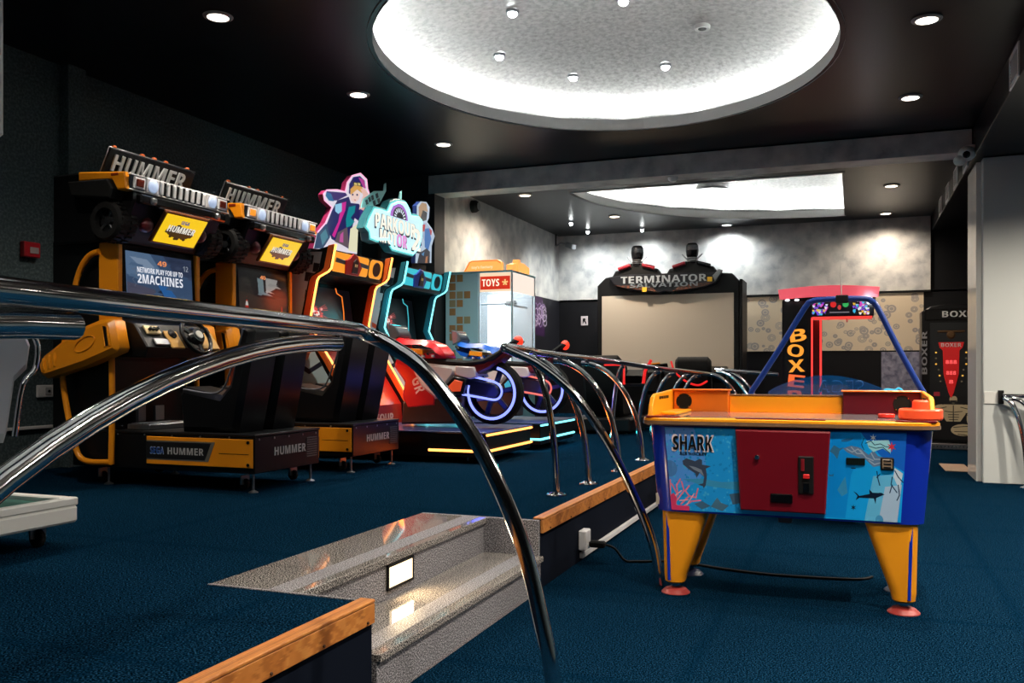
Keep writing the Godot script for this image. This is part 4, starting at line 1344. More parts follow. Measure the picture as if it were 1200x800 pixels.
	for k in 7:
		PB(t, "checker", SIDE_prism([0.0, 0.0, 0.024, -0.003, 0.024, 0.02, 0.0, 0.022], 0.349, 0.002), [bodym, rubber][k % 2], Vector3(0, 0.998 + (0.022 if k % 2 else 0.0), 0.76 + k * 0.055), S)
	PB(t, "windscreen", SIDE_prism([0.60, 1.16, 0.72, 1.21, 0.66, 1.32, 0.58, 1.34], 0.26, 0.01), mat("screen_smoke", C8(80, 90, 96), 0.1), Vector3.ZERO, S)
	PB(t, "fairing", SIDE_prism([1.0, 0.94, 1.34, 0.91, 1.33, 0.82, 1.23, 0.71, 1.24, 0.60, 1.11, 0.58, 0.95, 0.70, 0.84, 0.9], 0.30, 0.03), bodym, Vector3.ZERO, S)
	PB(t, "cowl", SIDE_prism([0.66, 0.98, 0.81, 0.93, 1.0, 0.92, 1.14, 0.75, 1.12, 0.50, 0.79, 0.47, 0.73, 0.6, 0.76, 0.75, 0.64, 0.9], 0.26, 0.03), cowlm, Vector3.ZERO, S)
	PB(t, "engine", SIDE_prism([0.72, 0.32, 1.4, 0.34, 1.42, 0.6, 1.2, 0.66, 0.74, 0.55], 0.24, 0.02), mat("engine_dark", C8(44, 30, 26), 0.35), Vector3.ZERO, S)
	PB(t, "tail", SIDE_prism([1.34, 0.915, 1.51, 0.915, 1.63, 0.94, 1.85, 1.085, 1.9, 1.04, 1.69, 0.88, 1.56, 0.83, 1.36, 0.85], 0.24, 0.02), mat("tail_maroon", C8(104, 22, 28), 0.3), Vector3.ZERO, S)
	PB(t, "hinge_plate", SIDE_prism([1.34, 0.91, 1.54, 0.90, 1.58, 0.80, 1.5, 0.78, 1.34, 0.82], 0.31, 0.01), bodym, Vector3.ZERO, S)
	PB(t, "hex_cover", SIDE_prism([1.23, 0.71, 1.33, 0.81, 1.47, 0.78, 1.43, 0.63, 1.26, 0.63], 0.33, 0.012), dark, Vector3.ZERO, S)
	PB(t, "hex_badge", SIDE_prism([1.27, 0.705, 1.345, 0.775, 1.43, 0.755, 1.405, 0.66, 1.285, 0.655], 0.342, 0.006), glow("badge_light_orange", Color(0.9, 0.3, 0.12), 0.5, C8(180, 70, 40)) if warm else glow("badge_light_cyan", Color(0.2, 0.7, 0.8), 0.5, C8(40, 120, 150)), Vector3.ZERO, S)
	text(t, "lettering", "GR", 0.16, 0.12, mat("cowl_letter", C8(225, 215, 210), 0.4), Vector3(-0.131, 0.72, 0.93), S * Basis(Vector3.BACK, deg_to_rad(-70)), 0.004)
	PB(t, "tail_lamp", ellipsoid(Vector2(0.05, 0.055), 14), glow("tail_lamp_red", Color(1.0, 0.22, 0.12), 1.1, C8(200, 60, 40)), Vector3(0, 1.15, 1.95), S)
	# handlebar
	P(t, "handlebar", tube([Vector3(-0.34, 1.1, 0.78), Vector3(-0.2, 1.14, 0.68), Vector3(0.2, 1.14, 0.68), Vector3(0.34, 1.1, 0.78)], 0.016, 8), rubber)
	# rear wheel with its neon ring
	P(t, "rear_wheel", lathe(pts2([0.22, -0.06, 0.27, -0.075, 0.305, -0.05, 0.315, 0.0, 0.305, 0.05, 0.27, 0.075, 0.22, 0.06]), 40), rubber, Vector3(0, 0.645, 1.69), Vector3(0, 0, 90))
	P(t, "wheel_disc", lathe(pts2([0, -0.03, 0.08, -0.03, 0.1, -0.02, 0.1, 0.02, 0.08, 0.03, 0, 0.03]), 30), mat("wheel_navy", C8(16, 22, 58), 0.3), Vector3(0, 0.645, 1.69), Vector3(0, 0, 90))
	for k in 6:
		var a = TAU * k / 6 + 0.2
		P(t, "wheel_spoke", box_mesh(Vector3(0.04, 0.05, 0.16), 0.008), mat("wheel_navy", C8(16, 22, 58), 0.3), Vector3(0, 0.645 + sin(a) * 0.16, 1.69 + cos(a) * 0.16), Vector3(-rad_to_deg(a), 0, 0))
	var ring = []
	for k in 30:
		var a = deg_to_rad(75.0 - 272.0 * k / 29.0)
		ring.append(Vector3(-0.085, 0.645 + sin(a) * 0.252, 1.70 + cos(a) * 0.245))
	var bn = glow("neon_blue", Color(0.5, 0.55, 1.0), 2.0)
	var bn2 = glow("neon_blue_hub", Color(0.5, 0.55, 1.0), 2.0) if warm else glow("neon_pink_hub", Color(1.0, 0.45, 0.4), 1.0)
	P(t, "neon_ring", tube(ring, 0.014, 8), bn)
	P(t, "neon_arm", tube(curve([Vector3(-0.11, 0.63, 1.40), Vector3(-0.11, 0.60, 1.6), Vector3(-0.11, 0.58, 1.75), Vector3(-0.11, 0.62, 1.81), Vector3(-0.11, 0.69, 1.815), Vector3(-0.11, 0.75, 1.75), Vector3(-0.11, 0.80, 1.54)], 5), 0.011, 8), bn2)
	PB(t, "swing_arm", SIDE_prism([1.36, 0.64, 1.74, 0.60, 1.78, 0.65, 1.74, 0.73, 1.4, 0.80], 0.19, 0.01), mat("swing_arm", C8(24, 24, 44), 0.3), Vector3.ZERO, S)
	omni(t, Vector3(-0.2, 0.6, 1.72), Color(0.3, 0.35, 1.0), 0.05, 0.15)
	return t

func SIDE_prism(a, depth, bevel):
	return prism(pts2(a), depth, bevel, true)

func border_poly(line, w):
	var o = []
	for q in line:
		o.append_array([q[0] - 0.008, q[1]])
	for i in range(line.size() - 1, -1, -1):
		o.append_array([line[i][0] - w, line[i][1] - (0.01 if i == 0 else 0.0)])
	return o

func side_print():
	var img = canvas(256, 512, C8(190, 214, 220))
	for k in 6:
		for j in 3:
			if (k + j) % 2 == 0:
				pg(img, pts2([0.45 + j * 0.12, 0.02 + k * 0.05, 0.57 + j * 0.12, 0.03 + k * 0.05, 0.55 + j * 0.12, 0.08 + k * 0.05, 0.43 + j * 0.12, 0.07 + k * 0.05]), C8(24, 24, 28))
	for k in 4:
		var y = 0.36 + k * 0.13
		pg(img, pts2([0.3, y, 0.5, y + 0.05, 0.7, y, 0.7, y + 0.03, 0.5, y + 0.08, 0.3, y + 0.03]), [C8(200, 90, 60), C8(70, 150, 180), C8(40, 44, 60), C8(200, 120, 80)][k])
	pg(img, pts2([0, 0.5, 0.3, 0.7, 0.3, 1, 0, 1]), C8(96, 168, 190))
	return img

func cutout_girl():
	var lo = Vector2(-0.44, -0.04)
	var hi = Vector2(0.72, 0.95)
	var img = canvas(384, 320, C8(236, 228, 240))
	for q in [
		[[-0.35, 0.16, -0.2, 0.27, -0.09, 0.27, -0.12, 0.14, -0.25, 0.01, -0.41, -0.01], C8(30, 64, 104)],
		[[-0.30, 0.14, -0.2, 0.22, -0.15, 0.14, -0.26, 0.04], C8(70, 130, 150)],
		[[0.25, 0.67, 0.26, 0.77, 0.34, 0.86, 0.48, 0.9, 0.58, 0.87, 0.6, 0.79, 0.52, 0.79, 0.34, 0.76, 0.28, 0.66], C8(38, 34, 104)],
		[[0.44, 0.88, 0.56, 0.88, 0.61, 0.79, 0.56, 0.78, 0.5, 0.84], C8(190, 60, 150)],
		[[-0.2, 0.56, -0.18, 0.61, 0.18, 0.66, 0.22, 0.64, 0.02, 0.55, -0.14, 0.52], C8(64, 44, 112)],
		[[-0.2, 0.56, -0.18, 0.60, -0.1, 0.60, -0.04, 0.53, -0.14, 0.52], C8(40, 110, 160)],
		[[0.02, 0.55, 0.25, 0.63, 0.29, 0.57, 0.46, 0.59, 0.57, 0.48, 0.46, 0.4, 0.37, 0.42, 0.32, 0.31, 0.25, 0.07, -0.09, 0.13, -0.18, 0.27, -0.07, 0.44], C8(36, 32, 96)],
		[[0.11, 0.54, 0.2, 0.57, 0.18, 0.47, 0.11, 0.37, -0.03, 0.15, -0.08, 0.17, 0.04, 0.33], C8(214, 40, 150)],
		[[-0.02, 0.5, 0.11, 0.54, 0.11, 0.45, 0.04, 0.41, -0.02, 0.43], C8(150, 210, 240)],
		[[0.25, 0.52, 0.39, 0.56, 0.37, 0.48, 0.29, 0.41, 0.37, 0.38, 0.29, 0.32, 0.2, 0.29, 0.19, 0.38], C8(20, 140, 150)],
		[[0.04, 0.22, 0.22, 0.3, 0.26, 0.08, -0.03, 0.11], C8(104, 84, 96)],
		[[0.08, 0.2, 0.14, 0.24, 0.14, 0.12, 0.06, 0.12], C8(200, 90, 160)],
		[[0.28, 0.29, 0.46, 0.38, 0.42, 0.05, 0.24, 0.05], C8(240, 236, 200)],
		[[0.28, 0.69, 0.4, 0.74, 0.49, 0.71, 0.46, 0.64, 0.37, 0.58, 0.29, 0.6], C8(248, 216, 206)],
		[[0.28, 0.72, 0.37, 0.78, 0.52, 0.79, 0.58, 0.75, 0.52, 0.72, 0.42, 0.74, 0.29, 0.66], C8(226, 170, 84)],
		[[0.49, 0.76, 0.59, 0.78, 0.67, 0.73, 0.62, 0.63, 0.58, 0.53, 0.46, 0.53, 0.5, 0.62, 0.55, 0.7], C8(240, 190, 180)],
		[[0.48, 0.54, 0.56, 0.53, 0.57, 0.46, 0.48, 0.42], C8(60, 50, 130)],
		[[0.34, 0.81, 0.5, 0.83, 0.5, 0.79, 0.34, 0.775], C8(60, 50, 40)],
		[[0.36, 0.805, 0.42, 0.81, 0.42, 0.785, 0.36, 0.78], C8(220, 200, 120)],
		[[0.44, 0.82, 0.49, 0.82, 0.49, 0.795, 0.44, 0.79], C8(220, 200, 120)],
		[[0.315, 0.675, 0.345, 0.68, 0.345, 0.66, 0.315, 0.655], C8(60, 50, 90)],
		[[0.405, 0.69, 0.44, 0.695, 0.44, 0.675, 0.405, 0.67], C8(60, 50, 90)],
		[[0.35, 0.62, 0.40, 0.625, 0.38, 0.61], C8(210, 80, 90)]]:
		pm(img, q[0], lo, hi, q[1])
	return [img, [lo, hi]]

func cutout_rider():
	var lo = Vector2(0.26, 0.06)
	var hi = Vector2(0.84, 0.92)
	var img = canvas(192, 288, C8(200, 220, 240))
	for q in [
		[[0.37, 0.67, 0.36, 0.8, 0.45, 0.87, 0.58, 0.88, 0.62, 0.78, 0.52, 0.78, 0.42, 0.65], C8(190, 150, 110)],
		[[0.42, 0.68, 0.48, 0.78, 0.6, 0.77, 0.58, 0.67, 0.48, 0.64], C8(20, 20, 26)],
		[[0.44, 0.59, 0.58, 0.64, 0.73, 0.56, 0.68, 0.42, 0.52, 0.4, 0.44, 0.47], C8(170, 190, 220)],
		[[0.44, 0.59, 0.55, 0.61, 0.53, 0.52, 0.45, 0.5], C8(200, 40, 46)],
		[[0.66, 0.58, 0.74, 0.56, 0.72, 0.5, 0.67, 0.5], C8(200, 40, 46)],
		[[0.53, 0.55, 0.65, 0.58, 0.72, 0.45, 0.63, 0.29, 0.53, 0.32], C8(46, 120, 200)],
		[[0.39, 0.23, 0.58, 0.31, 0.68, 0.28, 0.67, 0.13, 0.32, 0.09], C8(24, 28, 48)],
		[[0.44, 0.22, 0.52, 0.26, 0.5, 0.2], C8(90, 160, 220)],
		[[0.56, 0.2, 0.62, 0.22, 0.6, 0.1, 0.54, 0.1], C8(200, 130, 80)]]:
		pm(img, q[0], lo, hi, q[1])
	return [img, [lo, hi]]

func parkour():
	bike_game("motorbike racing game with orange neon frame and red bike", 7.475, true)
	bike_game("motorbike racing game with cyan neon frame and blue bike", 8.867, false)
	# lit figures on top
	var g = thing("figure_sign", "lit cut-out picture of a hooded blonde figure with pink outline above the orange game", "sign", W(-4.70, 2.305, 7.40), 90.0)
	g.scale = Vector3.ONE * 0.92
	var outline = pts2([-0.42, -0.01, -0.35, 0.16, -0.2, 0.28, -0.08, 0.46, -0.22, 0.51, -0.24, 0.57, -0.18, 0.62, 0.02, 0.66, 0.18, 0.67, 0.22, 0.78, 0.32, 0.87, 0.49, 0.93, 0.62, 0.89, 0.64, 0.79, 0.7, 0.72, 0.63, 0.62, 0.59, 0.48, 0.5, 0.39, 0.44, 0.28, 0.42, 0.035])
	var art = cutout_girl()
	P(g, "sign_body", prism(outline, 0.06, 0.0), mat("sign_edge_pink", C8(150, 40, 90), 0.4))
	P(g, "sign_face", prism(outline, 0.004, 0.0, false, art[1]), printed("girl_print", art[0], 0.3, 0.85), Vector3(0, 0, 0.033))
	var o3 = []
	for p in outline.slice(1, 18):
		o3.append(Vector3(p.x, p.y, 0.036))
	P(g, "neon_outline", tube(o3, 0.008, 6), glow("neon_pink_white", Color(1.0, 0.72, 0.86), 1.1))
	P(g, "mount", box_mesh(Vector3(0.6, 0.08, 0.04), 0.004), black, Vector3(0.0, 0.02, -0.05))
	var r = thing("figure_sign", "lit cut-out picture of a racing rider above the cyan game", "sign", W(-4.70, 2.305, 8.811), 90.0)
	r.scale = Vector3.ONE * 0.92
	var ro = pts2([0.28, 0.09, 0.29, 0.23, 0.45, 0.33, 0.4, 0.44, 0.4, 0.6, 0.32, 0.66, 0.32, 0.81, 0.42, 0.88, 0.58, 0.9, 0.67, 0.85, 0.65, 0.71, 0.6, 0.65, 0.75, 0.58, 0.82, 0.5, 0.73, 0.36, 0.72, 0.14])
	var ra = cutout_rider()
	P(r, "sign_body", prism(ro, 0.06, 0.0), mat("sign_edge_blue", C8(40, 60, 120), 0.4))
	P(r, "sign_face", prism(ro, 0.004, 0.0, false, ra[1]), printed("rider_print", ra[0], 0.3, 0.7), Vector3(0, 0, 0.033))
	P(r, "mount", box_mesh(Vector3(0.4, 0.1, 0.04), 0.004), black, Vector3(0.5, 0.06, -0.05))
	# the big shaped sign between the two
	var s = thing("game_sign", "cyan neon cloud-shaped sign reading PARKOUR MOTOR 2", "sign", W(-4.498, 2.636, 8.295), 90.0)
	s.scale = Vector3.ONE * 0.92
	var out = pts2([-0.81, -0.09, -0.74, 0.03, -0.61, 0.18, -0.46, 0.19, -0.33, 0.19, -0.25, 0.29, -0.09, 0.35, 0.11, 0.37, 0.21, 0.3, 0.25, 0.24, 0.43, 0.26, 0.55, 0.21, 0.54, 0.01, 0.46, -0.17, 0.31, -0.27, 0.02, -0.27, -0.2, -0.27, -0.33, -0.19, -0.54, -0.22, -0.7, -0.21, -0.72, -0.13])
	P(s, "sign_body", prism(out, 0.10, 0.01), mat("sign_teal", C8(40, 110, 120), 0.35))
	P(s, "sign_rim_light", prism(inset_ccw(out, 0.012), 0.02, 0.0), glow("sign_rim_cyan", Color(0.42, 0.86, 0.86), 0.8), Vector3(0, 0, 0.045))
	P(s, "sign_face_light", prism(inset_ccw(out, 0.06), 0.012, 0.0), glow("sign_face_white", Color(0.80, 0.95, 0.97), 1.05), Vector3(0, 0, 0.055))
	var nt = []
	for p in inset_ccw(out, 0.045):
		nt.append(Vector3(p.x, p.y, 0.064))
	P(s, "neon_outline", tube(nt, 0.017, 8, true), glow("neon_cyan_sign", Color(0.62, 1.0, 1.0), 1.9))
	# gauge
	var ga = []
	for k in 15:
		var a = PI * k / 14.0
		ga.append_array([-0.05 + cos(a) * 0.2, 0.13 + sin(a) * 0.17])
	P(s, "gauge_light", prism(pts2(ga), 0.012), glow("gauge_violet_light", Color(0.72, 0.45, 0.85), 0.85), Vector3(0, 0, 0.064))
	ga = []
	for k in 15:
		var a = PI * k / 14.0
		ga.append_array([-0.05 + cos(a) * 0.155, 0.13 + sin(a) * 0.125])
	P(s, "gauge", prism(pts2(ga), 0.012), mat("gauge_dark", C8(20, 24, 44), 0.4), Vector3(0, 0, 0.068))
	for k in 9:
		var a = PI * (k + 0.5) / 9.0
		P(s, "gauge_light_tick", box_mesh(Vector3(0.045, 0.012, 0.006), 0.001), glow("tick_light_white", Color(0.9, 0.95, 1.0), 0.9), Vector3(-0.05 + cos(a) * 0.11, 0.13 + sin(a) * 0.09, 0.076), Vector3(0, 0, rad_to_deg(a)))
	var ink = mat("sign_ink", C8(40, 50, 74), 0.5)
	var lw = glow("sign_letters_white", Color(0.98, 0.96, 0.90), 1.0)
	for q in [["PARKOUR", 0.94, 0.155, -0.13, 0.035], ["MOTOR", 0.62, 0.14, -0.19, -0.125], ["2", 0.21, 0.26, 0.36, -0.06]]:
		text(s, "lettering_shadow", q[0], q[1] + 0.03, q[2] + 0.025, ink, Vector3(q[3] + 0.008, q[4] - 0.008, 0.066), Basis.IDENTITY, 0.006)
		text(s, "sign_lettering", q[0], q[1], q[2], lw, Vector3(q[3], q[4], 0.073), Basis.IDENTITY, 0.006)
	text(s, "sign_lettering", "OR", 0.24, 0.142, glow("sign_letters_pink", Color(0.95, 0.6, 0.9), 0.9), Vector3(0.0, -0.125, 0.0755), Basis.IDENTITY, 0.006)
	# chequered flags
	var fm = mat("flag_pale", C8(120, 190, 196), 0.5)
	var fd = mat("flag_dark", C8(16, 40, 52), 0.5)
	P(s, "flag", prism(pts2([-0.74, 0.14, -0.69, 0.24, -0.46, 0.37, -0.25, 0.41, -0.23, 0.49, -0.19, 0.51, -0.19, 0.42, -0.33, 0.26, -0.56, 0.17]), 0.012, 0.002), fm, Vector3(0, 0, -0.03))
	P(s, "flag", prism(pts2([0.08, 0.36, 0.13, 0.47, 0.19, 0.5, 0.18, 0.39, 0.34, 0.35, 0.37, 0.26, 0.25, 0.26]), 0.012, 0.002), fm, Vector3(0, 0, -0.03))
	for q in [[-0.62, 0.22], [-0.50, 0.29], [-0.56, 0.26], [-0.40, 0.33], [-0.46, 0.24], [-0.36, 0.28], [0.22, 0.34], [0.29, 0.31]]:
		P(s, "checker", box_mesh(Vector3(0.05, 0.05, 0.004), 0.0), fd, Vector3(q[0], q[1], -0.022), Vector3(0, 0, 25))
	P(s, "mount", box_mesh(Vector3(0.3, 0.5, 0.05), 0.004), black, Vector3(-0.1, -0.1, -0.08))
	area(s, Vector3(-0.1, 0, 0.10), Vector3(0, 0, 1), Vector2(1.1, 0.4), Color(0.5, 0.95, 1.0), 0.16)

func inset_ccw(poly, b):
	var q = poly.duplicate()
	if Geometry2D.is_polygon_clockwise(q):
		q.reverse()
	return inset(q, b)

# ---------------------------------------------------------------- toy crane machine
func crane():
	var t = thing("claw_machine", "bright white toy claw machine with orange light-up header and tile-pattern side", "claw machine", W(-4.535, DECK, 11.015))
	t.scale.y = 0.967
	var hw = 0.465
	var hd = 0.445
	var teal = mat("crane_teal", C8(120, 176, 190), 0.35)
	BX(t, "base", Vector3(-hw, 0.03, -hd), Vector3(hw, 0.75, hd), teal, 0.006)
	for x in [-0.38, 0.38]:
		for z in [-0.36, 0.36]:
			levelling_foot(t, Vector3(x, 0, z), 0.03)
	BX(t, "side_panel", Vector3(-hw, 0.751, hd - 0.02), Vector3(-0.005, 2.12, hd), mat("crane_panel", C8(150, 186, 196), 0.4), 0.003)
	var tones = [mat("mosaic_tan", C8(150, 110, 66), 0.5), mat("mosaic_sand", C8(140, 128, 96), 0.5)]
	var cells = [[0, 0, 0], [1, 0, 0], [0, 1, 0], [0, 2, 0], [1, 2, 1], [2, 2, 0], [0, 3, 1], [1, 3, 0], [0, 4, 0], [1, 5, 0], [2, 5, 1], [0, 6, 0], [1, 6, 0], [0, 7, 0], [1, 8, 0], [0, 9, 1], [0, 10, 0], [1, 10, 0], [0, 11, 0]]
	for q in cells:
		P(t, "mosaic_square", box_mesh(Vector3(0.088, 0.096, 0.003), 0.0005), tones[q[2]], Vector3(-hw + 0.10 + q[0] * 0.105, 2.06 - q[1] * 0.113, hd + 0.0016))
	# lit cabinet interior
	var inner = glow("crane_light_wall", Color(0.95, 0.98, 1.0), 2.4, C8(230, 232, 235))
	BX(t, "light_wall", Vector3(-hw + 0.02, 0.76, -hd + 0.01), Vector3(hw - 0.03, 2.1, -hd + 0.03), mat("crane_inner", C8(150, 156, 160), 0.4), 0.002)
	BX(t, "light_panel", Vector3(-0.003, 0.76, 0.10), Vector3(0.34, 1.84, 0.12), inner, 0.002)
	BX(t, "side_wall", Vector3(-hw + 0.002, 0.76, -hd + 0.03), Vector3(-hw + 0.02, 2.1, hd - 0.021), whitep, 0.002)
	BX(t, "roof", Vector3(-hw - 0.01, 2.121, -hd - 0.01), Vector3(hw + 0.01, 2.145, hd + 0.01), mat("crane_roof", C8(110, 170, 180), 0.35), 0.004)
	var post = mat("crane_post", C8(190, 204, 210), 0.3, 0.3)
	for q in [[0.0, hd - 0.012], [hw - 0.014, hd - 0.014], [hw - 0.014, -hd + 0.02]]:
		BX(t, "post", Vector3(q[0], 0.751, q[1] - 0.012), Vector3(q[0] + 0.022, 2.12, q[1] + 0.012), post, 0.004)
	var gl = glass("crane_glass", Color(0.95, 0.98, 1.0), 0.06)
	BX(t, "glass_pane", Vector3(0.024, 0.755, hd - 0.012), Vector3(hw - 0.016, 1.86, hd - 0.008), gl, 0.0)
	BX(t, "glass_pane", Vector3(hw - 0.010, 0.755, -hd + 0.034), Vector3(hw - 0.006, 1.86, hd - 0.03), gl, 0.0)
	# header signs
	BX(t, "sign_box", Vector3(0.022, 1.865, hd - 0.02), Vector3(hw - 0.016, 2.118, hd - 0.004), glow("crane_sign_pale", Color(1.0, 0.86, 0.72), 1.0), 0.003)
	BX(t, "sign_box", Vector3(hw - 0.014, 1.865, -hd + 0.034), Vector3(hw - 0.002, 2.118, hd - 0.03), glow("crane_sign_pale2", Color(1.0, 0.92, 0.86), 1.0), 0.003)
	BX(t, "sign_panel", Vector3(0.03, 1.895, hd - 0.004), Vector3(hw - 0.022, 2.07, hd + 0.002), glow("crane_sign_red", Color(0.92, 0.2, 0.08), 0.8), 0.002)
	text(t, "sign_lettering", "TOYS", 0.24, 0.095, glow("crane_sign_letters", Color(1.0, 0.95, 0.85), 1.1), Vector3(0.175, 1.985, hd + 0.004), Basis.IDENTITY, 0.004)
	text(t, "sign_lettering", "*", 0.08, 0.08, glow("crane_sign_star", Color(1.0, 0.8, 0.5), 1.0), Vector3(0.375, 1.985, hd + 0.004), Basis.IDENTITY, 0.004)
	# orange crown
	var om = glow("crown_light_orange", Color(1.0, 0.66, 0.34), 1.15, C8(230, 130, 50))
	var ol = glow("crown_light_line", Color(1.0, 0.42, 0.12), 0.9)
	var crown = P(t, "crown_light", prism(pts2([-0.24, 2.147, 0.30, 2.147, 0.30, 2.26, 0.24, 2.30, -0.12, 2.30, -0.16, 2.28]), 0.08, 0.006), om, Vector3(0, 0, hd - 0.1))
	P(crown, "light_line", tube([Vector3(-0.21, 2.16, 0.042), Vector3(-0.15, 2.27, 0.042), Vector3(-0.11, 2.288, 0.042), Vector3(0.235, 2.288, 0.042), Vector3(0.29, 2.25, 0.042)], 0.005, 6), ol)
	text(crown, "sign_lettering", "toy's factory", 0.3, 0.05, glow("crown_sign_letters", Color(1.0, 0.9, 0.7), 1.0), Vector3(0.03, 2.20, 0.042), Basis.IDENTITY, 0.004)
	P(t, "crown_light", prism(pts2([-0.36, 2.147, 0.30, 2.147, 0.30, 2.26, 0.1, 2.30, -0.1, 2.30, -0.36, 2.24]), 0.08, 0.006), om, Vector3(0.36, 0, -0.1), Vector3(0, 90, 0))
	P(t, "crown_light", box_mesh(Vector3(0.08, 0.18, 0.08), 0.006), om, Vector3(0.38, 2.237, hd - 0.4))
	# claw rail and claw
	P(t, "claw_rail", tube([Vector3(-0.3, 1.72, 0.2), Vector3(0.44, 1.72, 0.2)], 0.014, 8), steel)
	P(t, "claw_rail", tube([Vector3(0.36, 1.70, -0.4), Vector3(0.36, 1.70, 0.4)], 0.016, 8), steel)
	P(t, "carriage", box_mesh(Vector3(0.12, 0.08, 0.12), 0.008), whitep, Vector3(0.36, 1.72, 0.2))
	area(t, Vector3(0.1, 2.08, 0.0), Vector3.DOWN, Vector2(0.6, 0.6), Color(0.95, 0.98, 1.0), 1.6)
	P(t, "ceiling_lamp", box_mesh(Vector3(0.7, 0.02, 0.6), 0.004), glow("crane_lamp", Color(0.95, 0.98, 1.0), 1.5), Vector3(0.08, 2.105, 0.0))
	area(t, Vector3(0.16, 1.4, hd + 0.02), Vector3(0, 0, 1), Vector2(0.4, 0.9), Color(0.95, 0.98, 1.0), 0.10)

# ---------------------------------------------------------------- shark air hockey table
func loft(rings, cap = true):
	var mb = MB.new()
	var n = rings[0].size()
	for i in rings.size() - 1:
		for k in n:
			var j = (k + 1) % n
			var a = rings[i][k]
			var b = rings[i][j]
			var c = rings[i + 1][j]
			var d = rings[i + 1][k]
			var ctr = Vector3.ZERO
			for p in rings[i]:
				ctr += p
			ctr /= n
			var na = ((rings[i][j] - rings[i][(k + n - 1) % n]).cross(d - a)).normalized()
			var nb = ((rings[i][(j + 1) % n] - rings[i][k]).cross(c - b)).normalized()
			if na.dot(a - ctr) < 0.0:
				na = -na
			if nb.dot(b - ctr) < 0.0:
				nb = -nb
			mb.t(a, b, c, na, nb, nb)
			mb.t(a, c, d, na, nb, na)
	if cap:
		for e in [0, rings.size() - 1]:
			var ctr = Vector3.ZERO
			for p in rings[e]:
				ctr += p
			ctr /= n
			var up = Vector3.DOWN if e == 0 else Vector3.UP
			for k in n:
				mb.t(ctr, rings[e][k], rings[e][(k + 1) % n], up, up, up)
	return mb.done()

func rr_ring(hw, hd, r, y):
	var o = []
	for p in rounded(Vector2(-hw, -hd), Vector2(hw, hd), r, 6):
		o.append(Vector3(p.x, y, p.y))
	return o

func nrm(a, x0, y0, w, h):
	var o = PackedVector2Array()
	for i in range(0, a.size(), 2):
		o.append(Vector2(float(a[i] - x0) / w, float(a[i + 1] - y0) / h))
	return o

func shark_left_print():
	var img = canvas(384, 416, C8(30, 150, 226))
	var rng = RandomNumberGenerator.new()
	rng.seed = 8
	el(img, 0.1, 0.15, 0.32, 0.32, C8(92, 146, 226))
	el(img, 0.2, 0.42, 0.34, 0.3, C8(76, 146, 228))
	for k in 240:
		el(img, rng.randf(), rng.randf(), 0.008 + rng.randf() * 0.012, 0.008 + rng.randf() * 0.012, C8(30, 150, 226).lerp(C8(96, 188, 228) if k % 2 else C8(14, 118, 190), 0.5), 7)
	el(img, 0.06, 0.5, 0.1, 0.1, C8(70, 124, 186))
	var f = func(a, c): pg(img, nrm(a, 110, 25, 600, 650), c)
	f.call([250, 430, 400, 420, 560, 440, 690, 430, 720, 500, 400, 470], C8(56, 144, 192))
	f.call([250, 285, 280, 265, 350, 285, 385, 265, 405, 275, 405, 310, 475, 320, 435, 340, 442, 400, 432, 470, 415, 495, 410, 478, 370, 468, 412, 455, 420, 405, 385, 375, 360, 415, 350, 380, 300, 350, 255, 315], C8(58, 70, 92))
	f.call([300, 322, 350, 330, 400, 350, 420, 400, 385, 372, 340, 352], C8(120, 132, 150))
	f.call([340, 620, 400, 595, 470, 630, 400, 660], C8(64, 104, 136))
	f.call([470, 635, 520, 560, 550, 600, 610, 620, 560, 665], C8(72, 112, 140))
	f.call([615, 530, 700, 515, 722, 590, 640, 610], C8(64, 96, 124))
	var pink = C8(226, 120, 150)
	for q in [[190, 640, 200, 540, 160, 470], [200, 600, 260, 520, 240, 450], [230, 630, 300, 560, 350, 570, 370, 500], [260, 640, 320, 600, 390, 590], [200, 640, 150, 560, 150, 440], [210, 560, 200, 480, 230, 430], [300, 560, 270, 520, 300, 480]]:
		ln(img, nrm(q, 110, 25, 600, 650), 0.018, pink)
	for q in [[170, 640, 190, 560, 240, 520], [280, 630, 340, 540], [220, 600, 290, 590]]:
		ln(img, nrm(q, 110, 25, 600, 650), 0.014, C8(240, 170, 180))
	f.call([150, 635, 300, 640, 300, 690, 150, 690], C8(214, 60, 110))
	f.call([150, 560, 175, 540, 200, 580, 190, 640, 150, 640], C8(206, 60, 104))
	return img

func star(img, cx, cy, r, c):
	var o = PackedVector2Array()
	for i in 12:
		var q = r if i % 2 == 0 else r * 0.35
		o.append(Vector2(cx + sin(TAU * i / 12.0) * q, cy - cos(TAU * i / 12.0) * q))
	pg(img, o, c)

